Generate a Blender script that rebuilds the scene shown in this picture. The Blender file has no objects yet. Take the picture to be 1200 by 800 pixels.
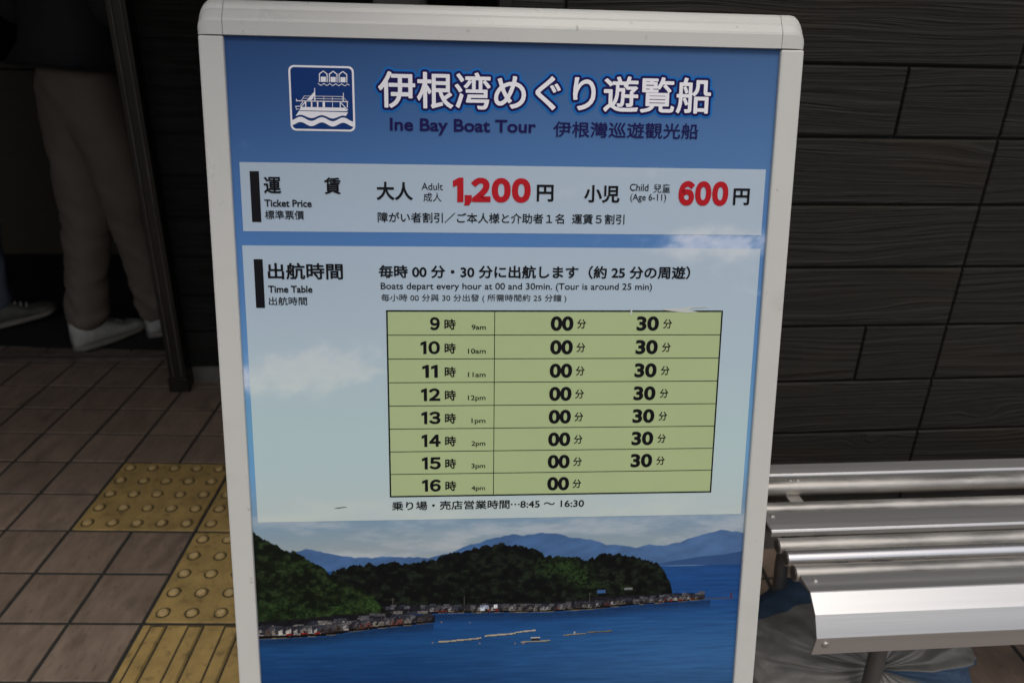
import bpy, bmesh, math, random
import numpy as np
from mathutils import Vector, Matrix, noise as mnoise
R = math.radians
random.seed(7)
SC = bpy.context.scene
COL = SC.collection

# ------------------------------------------------------------------ camera
CAM_H = 1.186
cam = bpy.data.cameras.new('camera')
camo = bpy.data.objects.new('camera', cam)
COL.objects.link(camo)
cam.sensor_width = 36.0
cam.lens = 36.0 * 893.55 / 1200
cam.clip_start = 0.02
cam.clip_end = 2000
cam.dof.use_dof = True
cam.dof.focus_distance = 0.90
cam.dof.aperture_fstop = 6.3
camo.matrix_world = Matrix.Translation((0, 0, CAM_H)) @ Matrix.Rotation(R(90 - 23.776), 4, 'X') @ Matrix.Rotation(R(1.632), 4, 'Z')
SC.camera = camo

# ------------------------------------------------------------------ sky and sun (soft, hazy daylight from behind the camera)
SUN_EL, SUN_AZ = 60.0, 168.0          # azimuth: compass-like, measured from +Y towards +X
w = bpy.data.worlds.new('World')
SC.world = w
w.use_nodes = True
nt = w.node_tree
bg = nt.nodes['Background']
sky = nt.nodes.new('ShaderNodeTexSky')
sky.sky_type = 'NISHITA'
sky.sun_disc = False
sky.sun_elevation = R(SUN_EL)
sky.sun_rotation = R(SUN_AZ)
sky.air_density = 1.0
sky.dust_density = 5.0
sky.ozone_density = 0.6
nt.links.new(sky.outputs[0], bg.inputs[0])
bg.inputs[1].default_value = 0.13
sun = bpy.data.lights.new('sun', 'SUN')
sun.energy = 0.95
sun.angle = R(18)
sun.color = (1.0, 0.99, 0.97)
suno = bpy.data.objects.new('sun', sun)
COL.objects.link(suno)
sd = Vector((math.sin(R(SUN_AZ)) * math.cos(R(SUN_EL)), math.cos(R(SUN_AZ)) * math.cos(R(SUN_EL)), math.sin(R(SUN_EL))))
suno.rotation_euler = sd.to_track_quat('Z', 'Y').to_euler()

SC.view_settings.view_transform = 'Standard'
SC.view_settings.look = 'None'
SC.view_settings.gamma = 1.0
SC.view_settings.use_curve_mapping = False
SC.view_settings.exposure = -0.28
SC.cycles.max_bounces = 8

# ------------------------------------------------------------------ helpers
def lin(c):
    c = np.asarray(c, float) / 255.0
    return np.where(c <= 0.04045, c / 12.92, ((c + 0.055) / 1.055) ** 2.4)

KP = 0.80                               # a printed colour's reflectance = its linear value / KP
def ink(c):
    v = np.clip(lin(c) / KP, 0, 0.92)
    return (float(v[0]), float(v[1]), float(v[2]), 1.0)

def tag(o, label=None, cat=None, group=None, kind=None):
    if label: o['label'] = label
    if cat: o['category'] = cat
    if group: o['group'] = group
    if kind: o['kind'] = kind
    return o

def empty(name, loc=(0, 0, 0), rz=0.0):
    o = bpy.data.objects.new(name, None)
    COL.objects.link(o)
    o.location = loc
    o.rotation_euler = (0, 0, rz)
    o.empty_display_size = 0.1
    return o

def link(name, me, mats, parent=None, loc=(0, 0, 0), rot=(0, 0, 0), smooth=False):
    o = bpy.data.objects.new(name, me)
    me.name = name
    COL.objects.link(o)
    if not isinstance(mats, (list, tuple)): mats = [mats]
    if len(me.materials): me.materials.clear()
    for m in mats: me.materials.append(m)
    o.location = loc
    o.rotation_euler = rot
    if parent is not None: o.parent = parent
    if smooth:
        me.polygons.foreach_set('use_smooth', [True] * len(me.polygons))
    return o

def obj(name, bm, mats, parent=None, loc=(0, 0, 0), rot=(0, 0, 0), smooth=False, recalc=True):
    if recalc: bmesh.ops.recalc_face_normals(bm, faces=bm.faces)
    me = bpy.data.meshes.new(name)
    bm.to_mesh(me)
    bm.free()
    return link(name, me, mats, parent, loc, rot, smooth)

def add_box(bm, x0, x1, y0, y1, z0, z1, bev=0.0, seg=1, mi=0):
    b2 = bmesh.new()
    bmesh.ops.create_cube(b2, size=1.0)
    for v in b2.verts:
        v.co = Vector(((x0 + x1) / 2 + v.co.x * (x1 - x0), (y0 + y1) / 2 + v.co.y * (y1 - y0), (z0 + z1) / 2 + v.co.z * (z1 - z0)))
    if bev > 0:
        bmesh.ops.bevel(b2, geom=list(b2.edges), offset=bev, segments=seg, profile=0.5, affect='EDGES')
    for f in b2.faces: f.material_index = mi
    merge(bm, b2)

def merge(bm, b2):
    me = bpy.data.meshes.new('tmp')
    b2.to_mesh(me)
    b2.free()
    bm.from_mesh(me)
    bpy.data.meshes.remove(me)

def box(name, ext, mats, parent=None, bev=0.0, seg=1, **k):
    bm = bmesh.new()
    add_box(bm, *ext, bev=bev, seg=seg)
    return obj(name, bm, mats, parent, **k)

def add_tube(bm, pts, r, n=16, cap=True, rfun=None):
    pts = [Vector(p) for p in pts]
    rings = []
    for i, p in enumerate(pts):
        a = pts[max(0, i - 1)]
        b = pts[min(len(pts) - 1, i + 1)]
        d = (b - a).normalized()
        ref = Vector((0, 0, 1)) if abs(d.z) < 0.9 else Vector((0, 1, 0))
        s = d.cross(ref).normalized()
        t = s.cross(d).normalized()
        rr = r if rfun is None else rfun(i / (len(pts) - 1)) * r
        rings.append([bm.verts.new(p + (s * math.cos(2 * math.pi * k / n) + t * math.sin(2 * math.pi * k / n)) * rr) for k in range(n)])
    for A, B in zip(rings, rings[1:]):
        for k in range(n):
            bm.faces.new((A[k], A[(k + 1) % n], B[(k + 1) % n], B[k]))
    if cap:
        bm.faces.new(rings[0])
        bm.faces.new(rings[-1][::-1])

def add_extrusion(bm, prof, x0, x1, cap=True):
    """closed profile of (y, z) points drawn along x"""
    A = [bm.verts.new((x0, y, z)) for y, z in prof]
    B = [bm.verts.new((x1, y, z)) for y, z in prof]
    n = len(prof)
    for k in range(n):
        bm.faces.new((A[k], A[(k + 1) % n], B[(k + 1) % n], B[k]))
    if cap:
        bm.faces.new(A)
        bm.faces.new(B[::-1])

def arc(p0, p1, p2, n=8):
    p0, p1, p2 = Vector(p0), Vector(p1), Vector(p2)
    return [p0 * (1 - t) ** 2 + p1 * 2 * t * (1 - t) + p2 * t * t for t in [i / n for i in range(n + 1)]]

# ------------------------------------------------------------------ materials
def mat(name, col, rough=0.5, metal=0.0, var=0.0, vscale=20.0, bump=0.0, bscale=80.0, rvar=0.0, spec=0.5, island=0.0, stretch=(1, 1, 1)):
    m = bpy.data.materials.new(name)
    m.use_nodes = True
    t = m.node_tree
    p = t.nodes['Principled BSDF']
    if len(col) == 3: col = (*col, 1)
    p.inputs['Base Color'].default_value = col
    p.inputs['Roughness'].default_value = rough
    p.inputs['Metallic'].default_value = metal
    p.inputs['Specular IOR Level'].default_value = spec
    co = t.nodes.new('ShaderNodeTexCoord')
    mp = t.nodes.new('ShaderNodeMapping')
    mp.inputs['Scale'].default_value = stretch
    t.links.new(co.outputs['Object'], mp.inputs[0])
    if var or rvar or island:
        n = t.nodes.new('ShaderNodeTexNoise')
        n.inputs['Scale'].default_value = vscale
        n.inputs['Detail'].default_value = 6
        n.inputs['Roughness'].default_value = 0.65
        t.links.new(mp.outputs[0], n.inputs['Vector'])
        mr = t.nodes.new('ShaderNodeMapRange')
        mr.inputs[1].default_value = 0.3
        mr.inputs[2].default_value = 0.7
        mr.inputs[3].default_value = 1 - var
        mr.inputs[4].default_value = 1 + var
        t.links.new(n.outputs[0], mr.inputs[0])
        hsv = t.nodes.new('ShaderNodeHueSaturation')
        hsv.inputs['Color'].default_value = col
        if island:
            g = t.nodes.new('ShaderNodeNewGeometry')
            m2 = t.nodes.new('ShaderNodeMapRange')
            m2.inputs[3].default_value = 1 - island
            m2.inputs[4].default_value = 1 + island
            t.links.new(g.outputs['Random Per Island'], m2.inputs[0])
            mm = t.nodes.new('ShaderNodeMath')
            mm.operation = 'MULTIPLY'
            t.links.new(mr.outputs[0], mm.inputs[0])
            t.links.new(m2.outputs[0], mm.inputs[1])
            t.links.new(mm.outputs[0], hsv.inputs['Value'])
        else:
            t.links.new(mr.outputs[0], hsv.inputs['Value'])
        t.links.new(hsv.outputs[0], p.inputs['Base Color'])
        if rvar:
            m3 = t.nodes.new('ShaderNodeMapRange')
            m3.inputs[1].default_value = 0.3
            m3.inputs[2].default_value = 0.7
            m3.inputs[3].default_value = max(0.03, rough - rvar)
            m3.inputs[4].default_value = min(1, rough + rvar)
            t.links.new(n.outputs[0], m3.inputs[0])
            t.links.new(m3.outputs[0], p.inputs['Roughness'])
    if bump:
        n2 = t.nodes.new('ShaderNodeTexNoise')
        n2.inputs['Scale'].default_value = bscale
        n2.inputs['Detail'].default_value = 5
        t.links.new(mp.outputs[0], n2.inputs['Vector'])
        b = t.nodes.new('ShaderNodeBump')
        b.inputs['Strength'].default_value = bump
        b.inputs['Distance'].default_value = 0.004
        t.links.new(n2.outputs[0], b.inputs['Height'])
        t.links.new(b.outputs[0], p.inputs['Normal'])
    return m

def attr_mat(name, rough=0.4, spec=0.12):
    m = bpy.data.materials.new(name)
    m.use_nodes = True
    t = m.node_tree
    p = t.nodes['Principled BSDF']
    a = t.nodes.new('ShaderNodeAttribute')
    a.attribute_name = 'print'
    t.links.new(a.outputs['Color'], p.inputs['Base Color'])
    p.inputs['Roughness'].default_value = rough
    p.inputs['Specular IOR Level'].default_value = spec
    return m

def siding_mat(name, base, brown):
    """wood-grain siding: raised grain along each board, brown patches, knots; every board different"""
    m = bpy.data.materials.new(name)
    m.use_nodes = True
    t = m.node_tree
    N, L = t.nodes.new, t.links.new
    p = t.nodes['Principled BSDF']
    co = N('ShaderNodeTexCoord')
    g = N('ShaderNodeNewGeometry')
    mul = N('ShaderNodeMath'); mul.operation = 'MULTIPLY'; mul.inputs[1].default_value = 37.0
    L(g.outputs['Random Per Island'], mul.inputs[0])
    cx = N('ShaderNodeCombineXYZ')
    L(mul.outputs[0], cx.inputs[0]); L(mul.outputs[0], cx.inputs[1]); 
    m7 = N('ShaderNodeMath'); m7.operation = 'MULTIPLY'; m7.inputs[1].default_value = 0.61
    L(mul.outputs[0], m7.inputs[0]); L(m7.outputs[0], cx.inputs[2])
    add = N('ShaderNodeVectorMath'); add.operation = 'ADD'
    L(co.outputs['Object'], add.inputs[0]); L(cx.outputs[0], add.inputs[1])
    # slow warp so that the grain bends into cathedral arches and round knots
    mpw = N('ShaderNodeMapping'); mpw.inputs['Scale'].default_value = (1.1, 1, 7)
    L(add.outputs[0], mpw.inputs[0])
    nw = N('ShaderNodeTexNoise'); nw.inputs['Scale'].default_value = 1.0; nw.inputs['Detail'].default_value = 2.0
    L(mpw.outputs[0], nw.inputs['Vector'])
    # knots
    mpk = N('ShaderNodeMapping'); mpk.inputs['Scale'].default_value = (3.4, 3, 8.0)
    L(add.outputs[0], mpk.inputs[0])
    vk = N('ShaderNodeTexVoronoi'); vk.inputs['Scale'].default_value = 1.0
    L(mpk.outputs[0], vk.inputs['Vector'])
    kr = N('ShaderNodeMapRange'); kr.inputs[1].default_value = 0.0; kr.inputs[2].default_value = 0.22; kr.inputs[3].default_value = 1.0; kr.inputs[4].default_value = 0.0
    kr.interpolation_type = 'SMOOTHSTEP'
    L(vk.outputs['Distance'], kr.inputs[0])
    # phase = z*freq + warp*A + knot*B
    sx = N('ShaderNodeSeparateXYZ'); L(add.outputs[0], sx.inputs[0])
    ph = N('ShaderNodeMath'); ph.operation = 'MULTIPLY'; ph.inputs[1].default_value = 105.0
    L(sx.outputs[2], ph.inputs[0])
    wa = N('ShaderNodeMath'); wa.operation = 'MULTIPLY_ADD'; wa.inputs[1].default_value = 13.0
    L(nw.outputs[0], wa.inputs[0]); L(ph.outputs[0], wa.inputs[2])
    kb = N('ShaderNodeMath'); kb.operation = 'MULTIPLY_ADD'; kb.inputs[1].default_value = 1.5
    L(kr.outputs[0], kb.inputs[0]); L(wa.outputs[0], kb.inputs[2])
    # irregular ring spacing: 1D noise of the phase
    c1 = N('ShaderNodeCombineXYZ'); L(kb.outputs[0], c1.inputs[0])
    fx = N('ShaderNodeMath'); fx.operation = 'MULTIPLY'; fx.inputs[1].default_value = 1.2
    L(sx.outputs[0], fx.inputs[0]); L(fx.outputs[0], c1.inputs[1])
    nr = N('ShaderNodeTexNoise'); nr.inputs['Scale'].default_value = 1.0; nr.inputs['Detail'].default_value = 3.0; nr.inputs['Roughness'].default_value = 0.7
    L(c1.outputs[0], nr.inputs['Vector'])
    # fine fibre
    mpf = N('ShaderNodeMapping'); mpf.inputs['Scale'].default_value = (6, 6, 420)
    L(add.outputs[0], mpf.inputs[0])
    nf = N('ShaderNodeTexNoise'); nf.inputs['Scale'].default_value = 1.0; nf.inputs['Detail'].default_value = 3
    L(mpf.outputs[0], nf.inputs['Vector'])
    rd = N('ShaderNodeMapRange'); rd.interpolation_type = 'SMOOTHSTEP'; rd.inputs[1].default_value = 0.50; rd.inputs[2].default_value = 0.60
    L(nr.outputs[0], rd.inputs[0])
    rm = N('ShaderNodeMath'); rm.operation = 'MULTIPLY_ADD'; rm.inputs[1].default_value = 0.26
    L(rd.outputs[0], rm.inputs[0]); L(nr.outputs[0], rm.inputs[2])
    hm = N('ShaderNodeMath'); hm.operation = 'MULTIPLY_ADD'; hm.inputs[1].default_value = 0.20
    L(nf.outputs[0], hm.inputs[0]); L(rm.outputs[0], hm.inputs[2])
    b = N('ShaderNodeBump'); b.inputs['Strength'].default_value = 1.0; b.inputs['Distance'].default_value = 0.0042
    L(hm.outputs[0], b.inputs['Height'])
    L(b.outputs[0], p.inputs['Normal'])
    # colour
    np_ = N('ShaderNodeTexNoise'); np_.inputs['Scale'].default_value = 2.2; np_.inputs['Detail'].default_value = 3
    mpp = N('ShaderNodeMapping'); mpp.inputs['Scale'].default_value = (1.2, 1, 5)
    L(add.outputs[0], mpp.inputs[0]); L(mpp.outputs[0], np_.inputs['Vector'])
    cr = N('ShaderNodeMapRange'); cr.inputs[1].default_value = 0.45; cr.inputs[2].default_value = 0.75
    L(np_.outputs[0], cr.inputs[0])
    mx = N('ShaderNodeMix'); mx.data_type = 'RGBA'
    L(cr.outputs[0], mx.inputs[0])
    mx.inputs[6].default_value = (*base, 1); mx.inputs[7].default_value = (*brown, 1)
    hs = N('ShaderNodeHueSaturation')
    vr = N('ShaderNodeMapRange'); vr.inputs[1].default_value = 0.3; vr.inputs[2].default_value = 0.7; vr.inputs[3].default_value = 0.8; vr.inputs[4].default_value = 1.2
    L(nr.outputs[0], vr.inputs[0]); L(vr.outputs[0], hs.inputs['Value'])
    L(mx.outputs[2], hs.inputs['Color'])
    L(hs.outputs[0], p.inputs['Base Color'])
    p.inputs['Roughness'].default_value = 0.68
    p.inputs['Specular IOR Level'].default_value = 0.22
    return m

M = {}
M['ground'] = mat('asphalt', (0.07, 0.07, 0.068), 0.9, var=0.25, vscale=3, bump=0.4, bscale=200)
M['grout'] = mat('grout', (0.022, 0.024, 0.022), 0.95, var=0.3, vscale=60)
def tile_mat():
    m = mat('brown_tile', (0.195, 0.147, 0.110), 0.62, var=0.26, vscale=30, bump=0.10, bscale=120, rvar=0.1, island=0.13, stretch=(1, 0.35, 1))
    # short dark streaks and pits in the fired clay
    t = m.node_tree
    p = t.nodes['Principled BSDF']
    src = p.inputs['Base Color'].links[0].from_socket
    co = t.nodes.new('ShaderNodeTexCoord')
    mp = t.nodes.new('ShaderNodeMapping'); mp.inputs['Scale'].default_value = (230, 70, 1); mp.inputs['Rotation'].default_value = (0, 0, 0.5)
    t.links.new(co.outputs['Object'], mp.inputs[0])
    n = t.nodes.new('ShaderNodeTexNoise'); n.inputs['Scale'].default_value = 0.55; n.inputs['Detail'].default_value = 2
    t.links.new(mp.outputs[0], n.inputs['Vector'])
    r = t.nodes.new('ShaderNodeMapRange'); r.inputs[1].default_value = 0.60; r.inputs[2].default_value = 0.74; r.inputs[3].default_value = 0.0; r.inputs[4].default_value = 0.45
    t.links.new(n.outputs[0], r.inputs[0])
    x = t.nodes.new('ShaderNodeMix'); x.data_type = 'RGBA'
    t.links.new(r.outputs[0], x.inputs[0]); t.links.new(src, x.inputs[6]); x.inputs[7].default_value = (0.045, 0.032, 0.026, 1)
    t.links.new(x.outputs[2], p.inputs['Base Color'])
    return m
M['tile'] = tile_mat()
M['tactile'] = mat('tactile_yellow', (0.32, 0.225, 0.078), 0.7, var=0.28, vscale=16, bump=0.25, bscale=150)
M['tactile_top'] = mat('pale_tactile_tops', (0.46, 0.35, 0.17), 0.6, var=0.2, vscale=30, bump=0.2, bscale=150)  # paler colour for the centres of the raised dots
M['dirt'] = mat('dirt', (0.045, 0.035, 0.018), 0.95, var=0.5, vscale=60)
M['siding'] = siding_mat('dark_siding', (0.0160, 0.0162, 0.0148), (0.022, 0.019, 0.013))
M['siding2'] = siding_mat('shade_darkened_siding', (0.0075, 0.0075, 0.007), (0.010, 0.009, 0.007))  # same siding, with the shade of the set-back walls put into its colour
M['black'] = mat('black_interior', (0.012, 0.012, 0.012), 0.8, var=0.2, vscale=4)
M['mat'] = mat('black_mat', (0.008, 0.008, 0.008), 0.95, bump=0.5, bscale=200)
M['bronze'] = mat('dark_bronze', (0.02, 0.018, 0.015), 0.35, metal=0.4, var=0.2, vscale=8, bump=0.05)
M['steel_rail'] = mat('floor_rail', (0.12, 0.11, 0.10), 0.45, metal=0.6, var=0.4, vscale=12)
M['conc'] = mat('concrete', (0.11, 0.105, 0.095), 0.9, var=0.25, vscale=25, bump=0.5, bscale=90)
M['olive'] = mat('olive_panel', (0.05, 0.04, 0.02), 0.6, var=0.12, vscale=5, stretch=(1, 1, 6))
M['roof'] = mat('roof_board', (0.06, 0.055, 0.05), 0.8, var=0.2, vscale=6, stretch=(1, 8, 1))
M['frame'] = mat('grey_white_coating', (0.57, 0.58, 0.545), 0.30, var=0.025, vscale=9, bump=0.015, bscale=300, rvar=0.05)
def add_specks(m, scale, lo, hi, col, amt):
    t = m.node_tree
    p = t.nodes['Principled BSDF']
    src = p.inputs['Base Color'].links[0].from_socket
    co = t.nodes.new('ShaderNodeTexCoord')
    n = t.nodes.new('ShaderNodeTexNoise'); n.inputs['Scale'].default_value = scale; n.inputs['Detail'].default_value = 3
    t.links.new(co.outputs['Object'], n.inputs['Vector'])
    r = t.nodes.new('ShaderNodeMapRange'); r.inputs[1].default_value = lo; r.inputs[2].default_value = hi; r.inputs[4].default_value = amt
    t.links.new(n.outputs[0], r.inputs[0])
    x = t.nodes.new('ShaderNodeMix'); x.data_type = 'RGBA'
    t.links.new(r.outputs[0], x.inputs[0]); t.links.new(src, x.inputs[6]); x.inputs[7].default_value = (*col, 1)
    t.links.new(x.outputs[2], p.inputs['Base Color'])
add_specks(M['frame'], 85, 0.70, 0.78, (0.12, 0.115, 0.10), 0.55)
add_specks(M['frame'], 14, 0.60, 0.80, (0.40, 0.39, 0.35), 0.30)
add_specks(M['tile'], 11, 0.56, 0.74, (0.06, 0.05, 0.04), 0.45)
add_specks(M['tactile'], 45, 0.58, 0.74, (0.07, 0.05, 0.025), 0.6)
add_specks(M['tactile_top'], 90, 0.58, 0.72, (0.12, 0.085, 0.04), 0.5)
M['seam'] = mat('gap', (0.03, 0.03, 0.03), 0.9)
M['rubber'] = mat('rubber', (0.015, 0.015, 0.015), 0.8)
M['backsheet'] = mat('back_sheet', (0.6, 0.6, 0.58), 0.5, var=0.04, vscale=5)
M['print'] = attr_mat('printed_picture')
M['blackink'] = mat('black_ink', (0.008, 0.008, 0.010), 0.4, spec=0.10)
M['greyink'] = mat('thin_black_ink', (0.03, 0.03, 0.034), 0.4, spec=0.10)
M['redink'] = mat('red_ink', ink((160, 25, 34)), 0.4, spec=0.10)
M['navyink'] = mat('navy_ink', ink((24, 18, 72)), 0.4, spec=0.10)
M['skyink'] = mat('bright_blue_ink', ink((24, 96, 164)), 0.4, spec=0.10)
M['whiteink'] = mat('white_ink', ink((212, 213, 218)), 0.4, spec=0.10)
M['logoblue'] = mat('deep_blue_ink', ink((14, 48, 104)), 0.4, spec=0.10)
M['green'] = mat('pale_green_sticker', ink((157, 173, 128)), 0.5, var=0.02, vscale=14, spec=0.10)
M['tape'] = mat('torn_sticker_edge', ink((176, 182, 178)), 0.3)
M['alu'] = mat('anodised_aluminium', (0.66, 0.668, 0.66), 0.44, metal=0.85, var=0.07, vscale=5, bump=0.06, bscale=60, rvar=0.08, stretch=(0.06, 9, 9))
def steel():
    m = mat('tarnished_steel_tube', (0.44, 0.43, 0.40), 0.46, metal=0.68, var=0.30, vscale=9, bump=0.22, bscale=26, rvar=0.16, stretch=(0.7, 2.5, 2.5))
    return m
M['steel'] = steel()
M['steel2'] = mat('polished_steel_tube', (0.82, 0.82, 0.81), 0.27, metal=0.9, var=0.06, vscale=6, rvar=0.06, stretch=(0.2, 2, 2))
M['legsteel'] = mat('grey_steel_leg', (0.16, 0.16, 0.155), 0.42, metal=0.7, var=0.2, vscale=10)
M['cloth'] = mat('grey_sackcloth', (0.27, 0.27, 0.25), 0.85, var=0.16, vscale=12, bump=0.35, bscale=260)
M['cloth_blue'] = mat('blue_sackcloth', (0.055, 0.105, 0.18), 0.8, var=0.2, vscale=14, bump=0.35, bscale=260)
M['beige'] = mat('beige_trousers', (0.118, 0.096, 0.075), 0.85, var=0.08, vscale=14, bump=0.3, bscale=300)
M['jeans'] = mat('blue_grey_jeans', (0.085, 0.105, 0.14), 0.85, var=0.15, vscale=20, bump=0.3, bscale=300)
M['skin'] = mat('skin', (0.46, 0.29, 0.21), 0.5, var=0.05)
M['dshirt'] = mat('dark_shirt', (0.012, 0.012, 0.014), 0.85, var=0.15, vscale=12, bump=0.3, bscale=200)
M['gshirt'] = mat('grey_shirt', (0.02, 0.022, 0.024), 0.85, var=0.15, vscale=12, bump=0.3, bscale=200)
M['hair'] = mat('black_hair', (0.012, 0.010, 0.009), 0.5, var=0.3, vscale=60, bump=0.5, bscale=120)
M['whiteshoe'] = mat('white_shoe', (0.33, 0.33, 0.31), 0.6, var=0.2, vscale=25, bump=0.15, bscale=150)
M['greyshoe'] = mat('grey_green_sneaker', (0.075, 0.075, 0.06), 0.7, var=0.3, vscale=30, bump=0.3, bscale=150)
M['sole'] = mat('shoe_sole', (0.16, 0.15, 0.13), 0.7, var=0.2, vscale=30)
M['lace'] = mat('laces', (0.4, 0.38, 0.33), 0.8)

# ------------------------------------------------------------------ ground, tiles, tactile pavers
TY = 0.03142                                    # yaw of the tile grid
TO = Vector((-0.90516, 1.49195, 0))             # grid corner (column 6, row 3)
T = 0.15
gz = -0.02
bm = bmesh.new()
bmesh.ops.create_grid(bm, x_segments=1, y_segments=1, size=400)
tag(obj('ground', bm, M['ground'], loc=(0, 0, gz - 0.12)), 'dark asphalt ground around the tiled pavement', kind='structure')

C0, C1, R0, R1 = -18, 32, -6, 26               # tile columns and rows (rows grow towards the viewer)
bm = bmesh.new()
add_box(bm, (C0 - 6) * T, (C1 - 6) * T, -(R1 - 3) * T, -(R0 - 3) * T, -0.16, -0.0026)
tag(obj('pavement', bm, M['grout'], loc=TO, rot=(0, 0, TY)), 'mortar bed of the tiled pavement', kind='structure')
taken = set()
TACT = [(5, 1, 'dot'), (7, 1, 'dot'), (7, 3, 'dot'), (7, 5, 'bar')]
for c, r, k in TACT:
    for a in (0, 1):
        for b in (0, 1): taken.add((c + a, r + b))
bm = bmesh.new()
g = 0.0042
for c in range(C0, C1):
    for r in range(R0, R1):
        if (c, r) in taken: continue
        x0, x1 = (c - 6) * T + g, (c - 5) * T - g
        y1, y0 = -(r - 3) * T - g, -(r - 2) * T + g
        dz = random.uniform(-0.0008, 0.0006)
        e = 0.0007
        lo = [bm.verts.new((x, y, -0.006)) for x, y in ((x0, y0), (x1, y0), (x1, y1), (x0, y1))]
        mi = [bm.verts.new((x, y, -0.0007 + dz)) for x, y in ((x0, y0), (x1, y0), (x1, y1), (x0, y1))]
        sl = random.uniform(-0.0005, 0.0005)
        up = [bm.verts.new((x, y, dz + (sl if i in (0, 1) else -sl))) for i, (x, y) in enumerate(((x0 + e, y0 + e), (x1 - e, y0 + e), (x1 - e, y1 - e), (x0 + e, y1 - e)))]
        for k in range(4):
            bm.faces.new((lo[k], lo[(k + 1) % 4], mi[(k + 1) % 4], mi[k]))
            bm.faces.new((mi[k], mi[(k + 1) % 4], up[(k + 1) % 4], up[k]))
        bm.faces.new(up)
tag(obj('pavement', bm, M['tile'], loc=TO, rot=(0, 0, TY), recalc=False), 'brown square clay tiles of the pavement', kind='structure')

def tactile(c, r, kind, label):
    root = TO + Matrix.Rotation(TY, 3, 'Z') @ Vector(((c - 6) * T, -(r - 3) * T, 0))
    bm = bmesh.new()
    S = 0.30
    add_box(bm, g, S - g, -S + g, -g, -0.008, 0.0008, bev=0.0016)
    rnd = random.Random(c * 10 + r)
    if kind == 'dot':
        for i in range(5):
            for j in range(5):
                cx, cy = 0.03 + 0.06 * i + rnd.uniform(-.0008, .0008), -0.03 - 0.06 * j + rnd.uniform(-.0008, .0008)
                n = 20
                prof = [(0.0154, 0.0010, 2), (0.0130, 0.0011, 2), (0.0119, 0.0022, 1), (0.0098, 0.0041, 1), (0.0078, 0.0054, 1), (0.0042, 0.0061, 1)]
                rings = [[bm.verts.new((cx + rr * math.cos(2 * math.pi * k / n) * (1 + (0.06 * rnd.uniform(-1, 1) if q == 0 else 0)), cy + rr * math.sin(2 * math.pi * k / n), zz)) for k in range(n)] for q, (rr, zz, _) in enumerate(prof)]
                for q in range(len(prof) - 1):
                    for k in range(n):
                        f = bm.faces.new((rings[q][k], rings[q][(k + 1) % n], rings[q + 1][(k + 1) % n], rings[q + 1][k]))
                        f.material_index = 2 if q < 2 else (0 if q < 4 else 1)
                f = bm.faces.new(rings[-1]); f.material_index = 1
    else:
        for i in range(4):
            cx = 0.0375 + 0.075 * i
            wb, wt = 0.0135, 0.0112
            y0, y1 = -S + 0.010, -0.010
            base = [(cx - wb - .0045, y0 - .0035), (cx + wb + .0045, y0 - .0035), (cx + wb + .0045, y1 + .0035), (cx - wb - .0045, y1 + .0035)]
            b1 = [(cx - wb, y0), (cx + wb, y0), (cx + wb, y1), (cx - wb, y1)]
            t1 = [(cx - wt, y0 + .005), (cx + wt, y0 + .005), (cx + wt, y1 - .005), (cx - wt, y1 - .005)]
            Rg = [[bm.verts.new((x, y, z)) for x, y in pts] for pts, z in ((base, 0.0009), (b1, 0.0011), (t1, 0.0056))]
            for q in (0, 1):
                for k in range(4):
                    f = bm.faces.new((Rg[q][k], Rg[q][(k + 1) % 4], Rg[q + 1][(k + 1) % 4], Rg[q + 1][k]))
                    f.material_index = 2 if q == 0 else 0
            f = bm.faces.new(Rg[2]); f.material_index = 0
    o = obj('tactile_paver', bm, [M['tactile'], M['tactile_top'], M['dirt']], loc=root, rot=(0, 0, TY))
    return tag(o, label, 'tactile paver', 'yellow tactile pavers in the brown tiling')
tactile(5, 1, 'dot', 'yellow dotted tactile paver with brown tiles on three sides')
tactile(7, 1, 'dot', 'yellow dotted tactile paver mostly hidden behind the sign frame')
tactile(7, 3, 'dot', 'yellow dotted tactile paver directly behind the one with bars')
tactile(7, 5, 'bar', 'yellow tactile paver with long raised bars')

# ------------------------------------------------------------------ building
BLD = empty('building', (0, 0, 0))
tag(BLD, 'dark building clad in black wood-grain siding with an open doorway', 'building')
WY = 0.10851                                     # yaw of the siding walls
wt = Vector((math.cos(WY), math.sin(WY), 0))
wn = Vector((-math.sin(WY), math.cos(WY), 0))    # into the wall
PITCH = 0.1288

def siding(name, origin, rows, mats):
    """rows: list of (z0, z1, [s breakpoints]); boards are 12 mm thick over a black backing; local x = along, y = into wall"""
    bm = bmesh.new()
    s_min = min(r[2][0] for r in rows); s_max = max(r[2][-1] for r in rows)
    for z0, z1, br in rows:
        for a, b in zip(br, br[1:]):
            hz, hs = 0.0022, 0.0019
            add_board(bm, a + hs, b - hs, z0 + hz, z1 - hz)
    o = obj(name, bm, mats, BLD, loc=origin, rot=(0, 0, WY), recalc=False)
    bm = bmesh.new()
    add_box(bm, s_min, s_max, 0.011, 0.09, min(r[0] for r in rows), max(r[1] for r in rows))
    obj('wall', bm, M['black'], BLD, loc=origin, rot=(0, 0, WY))
    return o

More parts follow.
